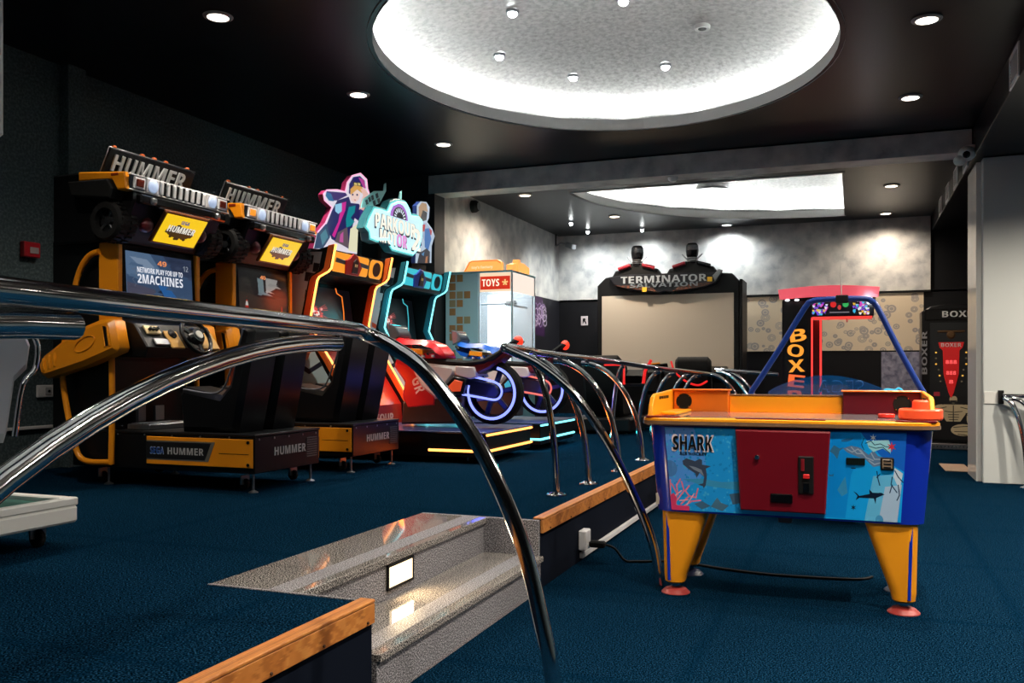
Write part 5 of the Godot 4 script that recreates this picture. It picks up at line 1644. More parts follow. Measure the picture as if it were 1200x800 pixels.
func shark_right_print():
	var img = canvas(384, 416, C8(20, 160, 236))
	var f = func(a, c): pg(img, nrm(a, 30, 80, 690, 690), c)
	f.call([40, 80, 330, 80, 350, 200, 250, 420, 200, 760, 0, 760], C8(12, 138, 222))
	f.call([330, 80, 740, 80, 700, 380, 600, 330, 500, 260, 360, 120], C8(24, 100, 204))
	f.call([130, 540, 200, 430, 220, 560, 170, 590], C8(52, 140, 192))
	f.call([440, 420, 640, 400, 680, 480, 640, 790, 360, 790], C8(96, 184, 228))
	f.call([540, 500, 680, 480, 640, 790, 480, 790], C8(168, 196, 224))
	f.call([65, 240, 100, 190, 150, 215, 190, 205, 150, 235, 130, 300, 100, 260], C8(52, 108, 146))
	f.call([180, 215, 250, 190, 330, 205, 400, 260, 440, 220, 480, 265, 560, 280, 540, 330, 440, 350, 380, 300, 220, 245], C8(92, 122, 156))
	for q in [[210, 215, 260, 240, 310, 215, 360, 260], [250, 200, 300, 250, 350, 250], [330, 220, 380, 280, 440, 300], [420, 240, 450, 290, 520, 290], [400, 300, 450, 330, 520, 310]]:
		ln(img, nrm(q, 30, 80, 690, 690), 0.012, C8(150, 168, 190))
	f.call([165, 150, 210, 135, 270, 135, 250, 150, 215, 160, 170, 162], C8(36, 96, 146))
	f.call([50, 420, 80, 425, 100, 415, 95, 435, 60, 435], C8(44, 110, 160))
	f.call([380, 150, 570, 138, 590, 190, 585, 245, 520, 205, 440, 235, 400, 200], C8(150, 212, 226))
	for q in [[370, 170, 420, 150, 450, 180, 500, 170, 540, 190, 590, 195], [360, 130, 340, 180, 360, 220], [400, 190, 460, 205, 520, 195, 580, 240]]:
		ln(img, nrm(q, 30, 80, 690, 690), 0.008, C8(20, 50, 80))
	f.call([620, 350, 690, 392, 660, 520, 610, 420], C8(196, 214, 232))
	for q in [[620, 370, 650, 420, 690, 460], [600, 420, 590, 480, 640, 540], [600, 480, 580, 545], [470, 380, 480, 440, 495, 490], [500, 400, 470, 430], [650, 480, 660, 560, 640, 600]]:
		ln(img, nrm(q, 30, 80, 690, 690), 0.011, C8(18, 48, 84))
	f.call([270, 545, 300, 560, 320, 580, 410, 560, 405, 525, 435, 550, 510, 548, 535, 560, 500, 575, 465, 590, 460, 635, 445, 595, 400, 595, 320, 595, 290, 615, 305, 580], C8(16, 30, 52))
	star(img, 0.593, 0.065, 0.045, C8(236, 238, 240))
	star(img, 0.818, 0.16, 0.06, C8(206, 54, 70))
	star(img, 0.348, 0.858, 0.036, C8(20, 40, 66))
	el(img, 0.67, 0.99, 0.05, 0.06, C8(70, 150, 200))
	return img

func shark_table():
	var t = thing("air_hockey_table", "small shark-themed air hockey table with blue corners, red coin door and yellow legs", "air hockey table", W(-0.325, 0, 4.92))
	var blue = mat("table_blue", C8(18, 46, 168), 0.16)
	var red = mat("table_red", C8(104, 5, 22), 0.35)
	var yel = mat("table_yellow", C8(240, 156, 26), 0.3)
	P(t, "body", loft([rr_ring(0.645, 0.32, 0.10, 0.44), rr_ring(0.68, 0.35, 0.11, 0.885)]), blue)
	# print panels, slightly raked like the body
	var rake = rad_to_deg(atan(0.03 / 0.445))
	var lp = PackedVector2Array([Vector2(-0.555, 0.45), Vector2(-0.20, 0.45), Vector2(-0.21, 0.88), Vector2(-0.585, 0.88)])
	P(t, "print_panel", shift(prism(lp, 0.006), Vector3(0, -0.66, 0)), printed("shark_print_left", shark_left_print(), 0.25), Vector3(0, 0.66, 0.336 + 0.002), Vector3(rake, 0, 0))
	var rp = PackedVector2Array([Vector2(0.20, 0.45), Vector2(0.535, 0.45), Vector2(0.56, 0.88), Vector2(0.21, 0.88)])
	P(t, "print_panel", shift(prism(rp, 0.006), Vector3(0, -0.66, 0)), printed("shark_print_right", shark_right_print(), 0.25), Vector3(0, 0.66, 0.338), Vector3(rake, 0, 0))
	var rk = Basis(Vector3.RIGHT, deg_to_rad(rake))
	var at = func(x, y, o): return Vector3(x, y, 0.336 + (y - 0.66) * 0.0674 + o)
	# lettering
	text(t, "lettering_outline", "SHARK", 0.215, 0.088, mat("shark_outline", C8(232, 214, 214), 0.4), at.call(-0.442, 0.80, 0.006), rk, 0.003)
	text(t, "lettering", "SHARK", 0.20, 0.072, mat("shark_ink", C8(10, 10, 14), 0.3), at.call(-0.442, 0.80, 0.0085), rk, 0.003)
	text(t, "lettering", "AIR HOCKEY", 0.14, 0.014, mat("shark_ink", C8(10, 10, 14), 0.3), at.call(-0.44, 0.745, 0.006), rk, 0.002)
	PB(t, "sticker", prism(pts2([-0.010, -0.03, 0.012, -0.025, 0.016, 0.005, 0.004, 0.035, -0.008, 0.03, -0.006, 0.0]), 0.002), mat("worn_white", C8(206, 200, 186), 0.6), at.call(-0.632, 0.50, 0.004) + Vector3(0, 0, -0.013), rk * Basis(Vector3.UP, deg_to_rad(-32)))
	# coin door
	P(t, "print_panel", shift(prism(PackedVector2Array([Vector2(-0.199, 0.45), Vector2(0.199, 0.45), Vector2(0.2, 0.50), Vector2(-0.2, 0.50)]), 0.006), Vector3(0, -0.66, 0)), mat("print_plain_blue", C8(24, 146, 226), 0.25), Vector3(0, 0.66, 0.338), Vector3(rake, 0, 0))
	var cd = P(t, "coin_door", shift(prism(PackedVector2Array([Vector2(-0.203, 0.475), Vector2(0.198, 0.475), Vector2(0.222, 0.878), Vector2(-0.225, 0.878)]), 0.05, 0.006), Vector3(0, -0.66, 0)), red, Vector3(0, 0.66, 0.352), Vector3(rake, 0, 0))
	P(cd, "coin_plate", box_mesh(Vector3(0.072, 0.185, 0.01), 0.004), black, Vector3(0.11, 0.005, 0.03))
	P(cd, "coin_slot", box_mesh(Vector3(0.016, 0.06, 0.006), 0.002), mat("coin_red", C8(120, 20, 30), 0.3), Vector3(0.095, 0.055, 0.037))
	P(cd, "reject_button", box_mesh(Vector3(0.03, 0.022, 0.012), 0.003), mat("coin_button", C8(210, 40, 40), 0.3), Vector3(0.112, 0.0, 0.038))
	P(cd, "coin_slot", box_mesh(Vector3(0.03, 0.05, 0.004), 0.002), gloss_black, Vector3(0.11, -0.055, 0.037))
	P(cd, "coin_return", box_mesh(Vector3(0.105, 0.045, 0.01), 0.004), gloss_black, Vector3(-0.005, -0.115, 0.03))
	P(cd, "lock", rod(0.012, 0.014, 14), chrome, Vector3(-0.12, 0.085, 0.032), Vector3(90, 0, 0))
	# score display, speaker grill, sticker
	PB(t, "score_display", box_mesh(Vector3(0.085, 0.034, 0.01), 0.002), mat("lcd_dark", C8(16, 26, 24), 0.15), at.call(0.335, 0.735, 0.007), rk)
	PB(t, "grill_frame", box_mesh(Vector3(0.06, 0.062, 0.012), 0.006), black, at.call(0.475, 0.728, 0.008), rk)
	PB(t, "grill", box_mesh(Vector3(0.046, 0.048, 0.01), 0.004), mat("grill_tan", C8(140, 120, 96), 0.4), at.call(0.475, 0.728, 0.012), rk)
	for k in 3:
		PB(t, "grill_slot", box_mesh(Vector3(0.034, 0.008, 0.006), 0.002), black, at.call(0.475, 0.712 + k * 0.016, 0.0165), rk)
	PB(t, "label", box_mesh(Vector3(0.03, 0.055, 0.002), 0.0), mat("label_white", C8(220, 222, 222), 0.5), at.call(0.325, 0.683, 0.004), rk)
	PB(t, "label_line", box_mesh(Vector3(0.02, 0.004, 0.001), 0.0), black, at.call(0.325, 0.702, 0.0056), rk)
	# legs and feet
	for sx in [-1, 1]:
		for sz in [-1, 1]:
			var lrings = []
			for q in [[0.065, 0.552, 0.052, 0.06], [0.10, 0.550, 0.058, 0.062], [0.27, 0.521, 0.090, 0.07], [0.437, 0.495, 0.120, 0.078]]:
				lrings.append(rr_ring(q[2], q[3], 0.045, q[0]).map(func(v): return v + Vector3(sx * q[1], 0, 0)))
			var lg = P(t, "leg", loft(lrings), yel, Vector3(0, 0, sz * 0.225))
			P(lg, "stripe", prism(pts2([sx * 0.590, 0.43, sx * 0.575, 0.43, sx * 0.566, 0.075, sx * 0.581, 0.075]), 0.146, 0.001), blue)
			var ft = P(t, "foot", lathe(pts2([0, 0.034, 0.025, 0.033, 0.055, 0.022, 0.075, 0.004, 0.075, 0.0, 0, 0]), 24), mat("foot_red", C8(150, 52, 48), 0.4) if sz > 0 else mat("foot_blue", C8(30, 40, 70), 0.4), Vector3(sx * 0.552, 0, sz * 0.225))
			P(ft, "foot_ring", lathe(pts2([0.0, 0.066, 0.02, 0.064, 0.045, 0.056, 0.045, 0.048, 0.02, 0.046, 0.02, 0.034]), 20), chrome)
	# top: clear-edged deck
	P(t, "rim", loft([rr_ring(0.69, 0.36, 0.09, 0.887), rr_ring(0.712, 0.382, 0.10, 0.895), rr_ring(0.712, 0.382, 0.10, 0.912)]), mat("rim_acrylic", C8(120, 92, 70), 0.15))
	P(t, "deck", loft([rr_ring(0.708, 0.378, 0.098, 0.9125), rr_ring(0.708, 0.378, 0.098, 0.924), rr_ring(0.70, 0.37, 0.094, 0.928)]), yel)
	P(t, "playfield", box_mesh(Vector3(1.12, 0.004, 0.56), 0.001), mat("playfield_gloss", C8(112, 116, 120), 0.06), Vector3(0, 0.9305, -0.01))
	P(t, "goal_strip", prism(rounded(Vector2(-0.23, -0.018), Vector2(0.2, 0.018), 0.015), 0.006, 0.001), red, Vector3(0, 0.931, 0.345), Vector3(-90, 0, 0))
	for sx in [-1, 1]:
		P(t, "corner_plate", prism(rounded(Vector2(-0.09, -0.04), Vector2(0.09, 0.04), 0.03), 0.008, 0.001), red, Vector3(sx * 0.60, 0.932, 0.325), Vector3(-90, 0, 0))
	for sx in [-1, 1]:
		var sb = PB(t, "side_board", prism(PackedVector2Array([Vector2(-0.36, 0.929), Vector2(0.30, 0.929), Vector2(0.28, 0.985), Vector2(0.24, 1.03), Vector2(0.18, 1.045), Vector2(-0.36, 1.06)]), 0.022, 0.004), yel, Vector3(sx * 0.675, 0, 0.0), Basis(Vector3(0, 0, 1), Vector3.UP, Vector3(-1, 0, 0)))
		text(sb, "lettering", "KEEP OFF THE TABLE", 0.26, 0.016, mat("shark_ink", C8(10, 10, 14), 0.3), Vector3(-0.02, 1.022, -0.012 if sx < 0 else 0.012), Basis.IDENTITY if sx > 0 else Basis(Vector3.UP, PI), 0.002)
		P(t, "goal_ledge", prism(rounded(Vector2(-0.05, -0.22), Vector2(0.05, 0.22), 0.03), 0.014, 0.003), yel, Vector3(sx * 0.60, 0.94, -0.06), Vector3(-90, 0, 0))
	BX(t, "back_board", Vector3(-0.345, 0.929, -0.375), Vector3(0.27, 1.025, -0.33), yel, 0.004)
	BX(t, "back_trim", Vector3(-0.345, 1.0255, -0.378), Vector3(0.27, 1.034, -0.325), mat("rim_acrylic", C8(120, 92, 70), 0.15), 0.002)
	var orange = mat("table_orange", C8(226, 112, 24), 0.3)
	var maroon = mat("table_maroon", C8(92, 10, 26), 0.3)
	for q in [[-0.66, -0.346, orange, -0.60], [0.271, 0.66, maroon, 0.57]]:
		BX(t, "speaker_box", Vector3(q[0], 0.929, -0.376), Vector3(q[1], 1.052, -0.29), q[2], 0.004)
		BX(t, "box_lid", Vector3(q[0] - 0.01, 1.053, -0.378), Vector3(q[1] + 0.01, 1.062, -0.27), orange, 0.003)
		P(t, "speaker", lathe(pts2([0, 0.004, 0.036, 0.004, 0.044, 0.006, 0.046, 0.0]), 24), rubber, Vector3(q[3], 0.99, -0.289), Vector3(90, 0, 0))
		for k in 4:
			P(t, "screw", rod(0.003, 0.004, 8), chrome, Vector3(q[3] + (0.03 if k % 2 else -0.03), 0.99 + (0.03 if k < 2 else -0.03), -0.284), Vector3(90, 0, 0))
	# striker and puck resting on it
	var om = mat("striker_orange", C8(255, 92, 52), 0.35)
	var s = thing("striker", "bright orange air hockey striker on the table's right front corner", "striker", W(0.30, 0.937, 4.66))
	P(s, "base_disc", lathe(pts2([0, 0, 0.093, 0.0, 0.098, 0.008, 0.098, 0.045, 0.092, 0.052, 0.082, 0.052, 0.08, 0.035, 0, 0.035]), 32), om)
	P(s, "knob", lathe(pts2([0.038, 0.03, 0.036, 0.085, 0.03, 0.093, 0, 0.094]), 24), om)
	var pk = thing("puck", "small red puck on the glossy playfield near the striker", "puck", W(0.155, 0.933, 4.84))
	P(pk, "disc", lathe(pts2([0, 0, 0.036, 0, 0.04, 0.004, 0.04, 0.018, 0.036, 0.022, 0, 0.022]), 24), mat("puck_red", C8(220, 50, 40), 0.3))

func shift(mesh, by):
	var st = SurfaceTool.new()
	st.append_from(mesh, 0, Transform3D(Basis.IDENTITY, by))
	return st.commit()

# ---------------------------------------------------------------- table behind with the blue arch
func far_table():
	var t = thing("air_hockey_table", "larger air hockey table behind, with dark blue overhead arch and tinted blue hood", "air hockey table", W(-0.14, 0, 7.4))
	var navy = mat("arch_navy", C8(22, 58, 140), 0.3)
	var body = mat("far_table_body", C8(12, 14, 22), 0.35)
	P(t, "body", loft([rr_ring(0.44, 0.42, 0.06, 0.35), rr_ring(0.48, 0.50, 0.08, 0.80)]), body, Vector3(-0.03, 0, 0))
	P(t, "rim", loft([rr_ring(0.49, 0.51, 0.08, 0.801), rr_ring(0.51, 0.53, 0.09, 0.83), rr_ring(0.49, 0.51, 0.08, 0.86)]), mat("far_rim_red", C8(150, 24, 30), 0.25), Vector3(-0.03, 0, 0))
	P(t, "playfield", box_mesh(Vector3(0.86, 0.004, 0.88), 0.001), mat("playfield_gloss", C8(112, 116, 120), 0.06), Vector3(-0.03, 0.8635, 0))
	for sx in [-1, 1]:
		for sz in [-1, 1]:
			P(t, "leg", loft([rr_ring(0.05, 0.05, 0.02, 0.0), rr_ring(0.09, 0.09, 0.02, 0.349)]), body, Vector3(-0.03 + sx * 0.32, 0, sz * 0.25))
	for q in [[-0.66, -0.50], [0.44, 0.66]]:
		BX(t, "arch_mount", Vector3(q[0], 0.80, 0.17), Vector3(q[1], 0.828, 0.23), navy, 0.006)
	# arch
	var pa = [Vector3(-0.63, 0.83, 0.2), Vector3(-0.61, 0.99, 0.2), Vector3(-0.57, 1.06, 0.2), Vector3(-0.40, 1.33, 0.2), Vector3(-0.21, 1.65, 0.2), Vector3(-0.16, 1.695, 0.2), Vector3(-0.08, 1.71, 0.2), Vector3(0.20, 1.71, 0.2), Vector3(0.265, 1.69, 0.2), Vector3(0.31, 1.64, 0.2), Vector3(0.44, 1.36, 0.2), Vector3(0.59, 1.06, 0.2), Vector3(0.625, 0.99, 0.2), Vector3(0.635, 0.83, 0.2)]
	P(t, "arch", tube(curve(pa, 3), 0.022, 12), navy)
	P(t, "arch_bracket", box_mesh(Vector3(0.09, 0.06, 0.06), 0.006), black, Vector3(0.06, 1.71, 0.2))
	for s in [-0.63, 0.635]:
		P(t, "arch_collar", rod(0.034, 0.05, 14), navy, Vector3(s, 0.886, 0.2))
	# tinted hood
	var hood = PackedVector2Array()
	for k in 17:
		var a = float(k) / 16.0
		hood.append(Vector2(-0.49 + 0.88 * a, 1.0 + 0.13 * sin(PI * a) ** 0.8))
	hood.append(Vector2(0.39, 0.87))
	hood.append(Vector2(-0.49, 0.87))
	var hg = glass("hood_blue", Color(0.05, 0.36, 0.62), 0.42)
	P(t, "hood", prism(hood, 0.01), hg, Vector3(0, 0, 0.1))
	text(t, "lettering", "SEGA", 0.33, 0.095, mat("hood_letter", C8(150, 190, 225), 0.3), Vector3(0.05, 1.045, 0.085), Basis(Vector3.UP, PI), 0.004)
	text(t, "lettering", "SEGA", 0.315, 0.078, mat("hood_letter_dark", C8(14, 34, 64), 0.4), Vector3(0.05, 1.045, 0.0895), Basis(Vector3.UP, PI), 0.005)
	P(t, "neon_curl", tube(curve([Vector3(0.33, 0.99, -0.1), Vector3(0.38, 1.02, -0.1), Vector3(0.44, 1.015, -0.1), Vector3(0.47, 1.03, -0.1), Vector3(0.50, 1.0, -0.1), Vector3(0.46, 0.975, -0.1)], 4), 0.008, 6), glow("neon_curl_cyan", Color(0.2, 0.8, 0.95), 1.1))
	for s in [-0.42, 0.36]:
		P(t, "goal_lamp", rod(0.03, 0.04, 14), mat("goal_red", C8(190, 30, 36), 0.3), Vector3(s, 0.886, 0.3))
	P(t, "aerial", tube([Vector3(0.055, 1.742, 0.2), Vector3(0.053, 1.86, 0.2), Vector3(0.048, 1.98, 0.2)], 0.004, 6), mat("cable_white", C8(200, 200, 196), 0.5))

# ---------------------------------------------------------------- boxing machines
func marquee_image():
	var img = canvas(256, 64, C8(12, 10, 18))
	var rng = RandomNumberGenerator.new()
	rng.seed = 21
	for k in 90:
		var left = k % 2 == 0
		var x = rng.randf() * 0.24 + (0.0 if left else 0.66)
		var y = rng.randf() * 0.9
		var c = [C8(60, 190, 230), C8(220, 60, 190), C8(130, 70, 220), C8(235, 235, 245), C8(240, 190, 60)][rng.randi() % 5]
		pg(img, PackedVector2Array([Vector2(x, y), Vector2(x + 0.05, y + 0.02), Vector2(x + 0.03, y + 0.18), Vector2(x + 0.01, y + 0.14)]), c)
	el(img, 0.36, 0.3, 0.05, 0.2, C8(220, 40, 40))
	el(img, 0.56, 0.3, 0.05, 0.2, C8(50, 180, 90))
	el(img, 0.46, 0.5, 0.03, 0.16, C8(200, 60, 60))
	pg(img, pts2([0.3, 0.8, 0.62, 0.8, 0.62, 0.84, 0.3, 0.84]), C8(160, 150, 160))
	return img

func boxer_lit():
	var t = thing("boxing_machine", "lit boxing machine with pink canopy, red neon post and glowing BOXER column", "boxing machine", W(-0.3, 0, 12.5))
	var dark = mat("boxer_black", C8(9, 9, 12), 0.32, 0.0, 0.4)
	BX(t, "column", Vector3(-0.60, 0.16, -0.42), Vector3(-0.23, 2.10, 0.0), dark, 0.008)
	BX(t, "base", Vector3(-0.62, 0.03, -0.45), Vector3(0.60, 0.155, 0.45), dark, 0.01)
	for x in [-0.5, 0.5]:
		for z in [-0.35, 0.35]:
			levelling_foot(t, Vector3(x, 0, z), 0.03)
	var lm = glow("boxer_letter_light", Color(1.0, 0.62, 0.2), 1.1)
	var k = 0
	for ch in ["B", "O", "X", "E", "R"]:
		text(t, "light_letter", ch, 0.21, 0.165, lm if k < 3 else glow("boxer_letter_light_red", Color(1.0, 0.42, 0.2), 1.05), Vector3(-0.415 + [0.02, -0.01, 0.0, 0.0, -0.005][k], 1.63 - k * 0.205, 0.004), Basis(Vector3.BACK, deg_to_rad([8, -10, 4, -6, 3][k])), 0.012)
		k += 1
	# canopy: curved lit skirt
	var sk = []
	var sk2 = []
	for i in 15:
		var a = float(i) / 14.0
		var x = -0.62 + 1.22 * a
		var z = 0.12 + 0.22 * sin(PI * a)
		sk.append(Vector2(x, -z))
		sk2.append(Vector2(x + 0.02 * (a - 0.5), -z - 0.0))
	var mb = MB.new()
	for i in 14:
		var f = func(j, y, o): return Vector3(sk[j].x * (1.0 + o), y + 0.02 * sin(PI * j / 14.0) * (1.0 if y > 2.2 else 0.6), -sk[j].y + o)
		var a = f.call(i, 2.105, 0.0)
		var b = f.call(i + 1, 2.105, 0.0)
		var c = f.call(i + 1, 2.235, 0.03)
		var d = f.call(i, 2.235, 0.03)
		var n = (b - a).cross(d - a).normalized()
		if n.z < 0.0:
			n = -n
		mb.q(a, b, c, d, n)
		var off = Vector3(0, 0, -0.02)
		mb.q(a + off, b + off, c + off, d + off, -n)
		mb.q(d, c, c + off, d + off, Vector3.UP)
		mb.q(a, b, b + off, a + off, Vector3.DOWN)
	P(t, "canopy_light", mb.done(), glow("canopy_light_pink", Color(1.0, 0.36, 0.42), 0.72, C8(220, 120, 130)))
	BX(t, "canopy_roof", Vector3(-0.60, 2.11, -0.4), Vector3(0.58, 2.2, 0.10), dark, 0.01)
	for x in [-0.52, -0.40, 0.50]:
		P(t, "lamp_spot", ellipsoid(Vector2(0.03, 0.014), 12), glow("canopy_spot_lamp", Color(0.95, 0.98, 1.0), 3.0), Vector3(x, 2.092, 0.16))
	omni(t, Vector3(0.5, 2.06, 0.2), Color(0.95, 0.98, 1.0), 0.08, 0.03)
	# marquee with printed panel
	BX(t, "marquee_box", Vector3(-0.229, 1.87, -0.40), Vector3(0.55, 2.105, 0.10), dark, 0.006)
	P(t, "marquee_screen", panel(0.76, 0.20, 0.006), printed("boxer_marquee", marquee_image(), 0.3, 0.9), Vector3(0.16, 1.985, 0.104))
	var rn = glow("neon_red", Color(1.0, 0.24, 0.22), 1.5)
	P(t, "underside_light", box_mesh(Vector3(0.74, 0.02, 0.42), 0.004), glow("underside_light_red", Color(1.0, 0.28, 0.25), 0.95), Vector3(0.16, 1.857, -0.12))
	area(t, Vector3(0.16, 1.84, -0.12), Vector3.DOWN, Vector2(0.7, 0.4), Color(1.0, 0.25, 0.22), 0.25)
	P(t, "neon_tube", tube([Vector3(-0.215, 0.16, 0.012), Vector3(-0.215, 1.86, 0.012)], 0.011, 8), rn)
	P(t, "neon_tube", tube([Vector3(-0.115, 0.16, -0.30), Vector3(-0.115, 1.845, -0.30)], 0.013, 8), rn)
	BX(t, "back_plate", Vector3(-0.229, 0.156, -0.42), Vector3(-0.10, 1.845, -0.32), mat("plate_maroon", C8(70, 24, 24), 0.4), 0.004)
	P(t, "bag_chain", tube([Vector3(0.22, 1.845, -0.12), Vector3(0.22, 1.8, -0.12)], 0.012, 8), steel)

func muscle_image():
	var img = canvas(192, 256, C8(14, 16, 20))
	var c = C8(196, 184, 150)
	var k = C8(24, 24, 26)
	el(img, 0.5, 0.08, 0.09, 0.09, c)
	pg(img, pts2([0.42, 0.1, 0.58, 0.1, 0.56, 0.16, 0.44, 0.16]), k)
	el(img, 0.22, 0.3, 0.18, 0.1, c)
	el(img, 0.78, 0.3, 0.18, 0.1, c)
	pg(img, pts2([0.28, 0.2, 0.72, 0.2, 0.78, 0.42, 0.66, 0.6, 0.34, 0.6, 0.22, 0.42]), c)
	el(img, 0.1, 0.5, 0.1, 0.18, c)
	el(img, 0.92, 0.52, 0.12, 0.2, c)
	el(img, 0.72, 0.8, 0.28, 0.14, c)
	for q in [[0.5, 0.22, 0.5, 0.6], [0.3, 0.36, 0.48, 0.38], [0.52, 0.38, 0.7, 0.36], [0.38, 0.44, 0.62, 0.44], [0.38, 0.5, 0.62, 0.5], [0.4, 0.56, 0.6, 0.56], [0.1, 0.32, 0.34, 0.26], [0.66, 0.26, 0.9, 0.32], [0.82, 0.44, 0.98, 0.6], [0.5, 0.74, 0.9, 0.7], [0.52, 0.84, 0.94, 0.84], [0.6, 0.9, 0.8, 0.92], [0.04, 0.44, 0.16, 0.6]]:
		ln(img, pts2(q), 0.016, k)
	return img

func boxer_dark():
	var t = thing("boxing_machine", "black BOXER boxing machine with red shield display against the back wall at right", "boxing machine", W(1.32, 0, 14.75))
	var dark = mat("boxer_black", C8(9, 9, 12), 0.32, 0.0, 0.4)
	P(t, "cabinet", prism(pts2([-0.37, 0.10, 0.37, 0.10, 0.37, 2.02, 0.30, 2.10, 0.0, 2.14, -0.25, 2.10, -0.37, 2.03]), 0.5, 0.01), dark)
	BX(t, "head_panel", Vector3(-0.33, 1.90, 0.251), Vector3(0.33, 2.06, 0.27), gloss_black, 0.006)
	text(t, "lettering", "BOXER", 0.52, 0.09, mat("boxer_silver", C8(190, 192, 196), 0.3, 0.3), Vector3(0.16, 1.985, 0.274), Basis.IDENTITY, 0.006)
	text(t, "lettering", "BOXER", 0.64, 0.07, mat("boxer_grey", C8(140, 142, 148), 0.3, 0.3), Vector3(-0.335, 1.42, 0.253), Basis(Vector3.BACK, PI / 2), 0.006)
	BX(t, "face_panel", Vector3(-0.26, 0.14, 0.251), Vector3(0.34, 1.86, 0.262), mat("boxer_face", C8(18, 22, 26), 0.35), 0.004)
	var red = glow("shield_light", Color(0.75, 0.06, 0.06), 0.5, C8(120, 20, 24))
	P(t, "shield_light", prism(pts2([-0.17, 1.52, 0.17, 1.52, 0.15, 1.44, 0.11, 1.40, 0.10, 1.05, 0.035, 0.78, 0.0, 0.70, -0.035, 0.78, -0.10, 1.05, -0.11, 1.40, -0.15, 1.44]), 0.02, 0.004), red, Vector3(0.02, 0.05, 0.272))
	text(t, "lettering", "BOXER", 0.27, 0.055, mat("boxer_silver", C8(190, 192, 196), 0.3, 0.3), Vector3(0.02, 1.53, 0.286), Basis.IDENTITY, 0.004)
	for q in [[1.28, 0.15], [1.12, 0.13], [0.99, 0.06]]:
		text(t, "display_digit", "888" if q[1] > 0.1 else "8", q[1], 0.055, glow("digit_light", Color(1.0, 0.35, 0.35), 1.2), Vector3(0.02, q[0], 0.286), Basis.IDENTITY, 0.004)
	for s in [-1, 1]:
		for k in 6:
			P(t, "indicator_lamp", rod(0.013, 0.012, 10), glow("indicator_lamp_%d" % (k % 2), [Color(1.0, 0.75, 0.3), Color(0.5, 0.45, 0.35)][k % 2], [0.9, 0.4][k % 2]), Vector3(0.02 + s * (0.20 - 0.012 * k * (1 if k > 2 else 0)), 1.42 - k * 0.085, 0.268), Vector3(90, 0, 0))
	P(t, "crest", lathe(pts2([0, 0.02, 0.04, 0.016, 0.06, 0.0]), 16), mat("crest_bronze", C8(90, 66, 40), 0.4, 0.5), Vector3(0.02, 1.68, 0.264), Vector3(90, 0, 0))
	P(t, "crest", box_mesh(Vector3(0.36, 0.03, 0.014), 0.006), mat("crest_bronze", C8(90, 66, 40), 0.4, 0.5), Vector3(0.02, 1.73, 0.268))
	P(t, "print", panel(0.58, 0.62, 0.003), printed("muscle_print", muscle_image(), 0.4), Vector3(0.05, 0.47, 0.265))
	BX(t, "label", Vector3(-0.21, 0.72, 0.263), Vector3(-0.13, 0.84, 0.266), mat("label_red", C8(170, 40, 60), 0.4), 0.0)
	BX(t, "step_plate", Vector3(-0.40, 0.004, -0.25), Vector3(0.40, 0.09, 0.42), steel, 0.008)
	for k in 16:
		P(t, "plate_rib", box_mesh(Vector3(0.012, 0.03, 0.006), 0.001), chrome, Vector3(-0.37 + k * 0.049, 0.05, 0.421), Vector3(0, 0, 30 if k % 2 else -30))

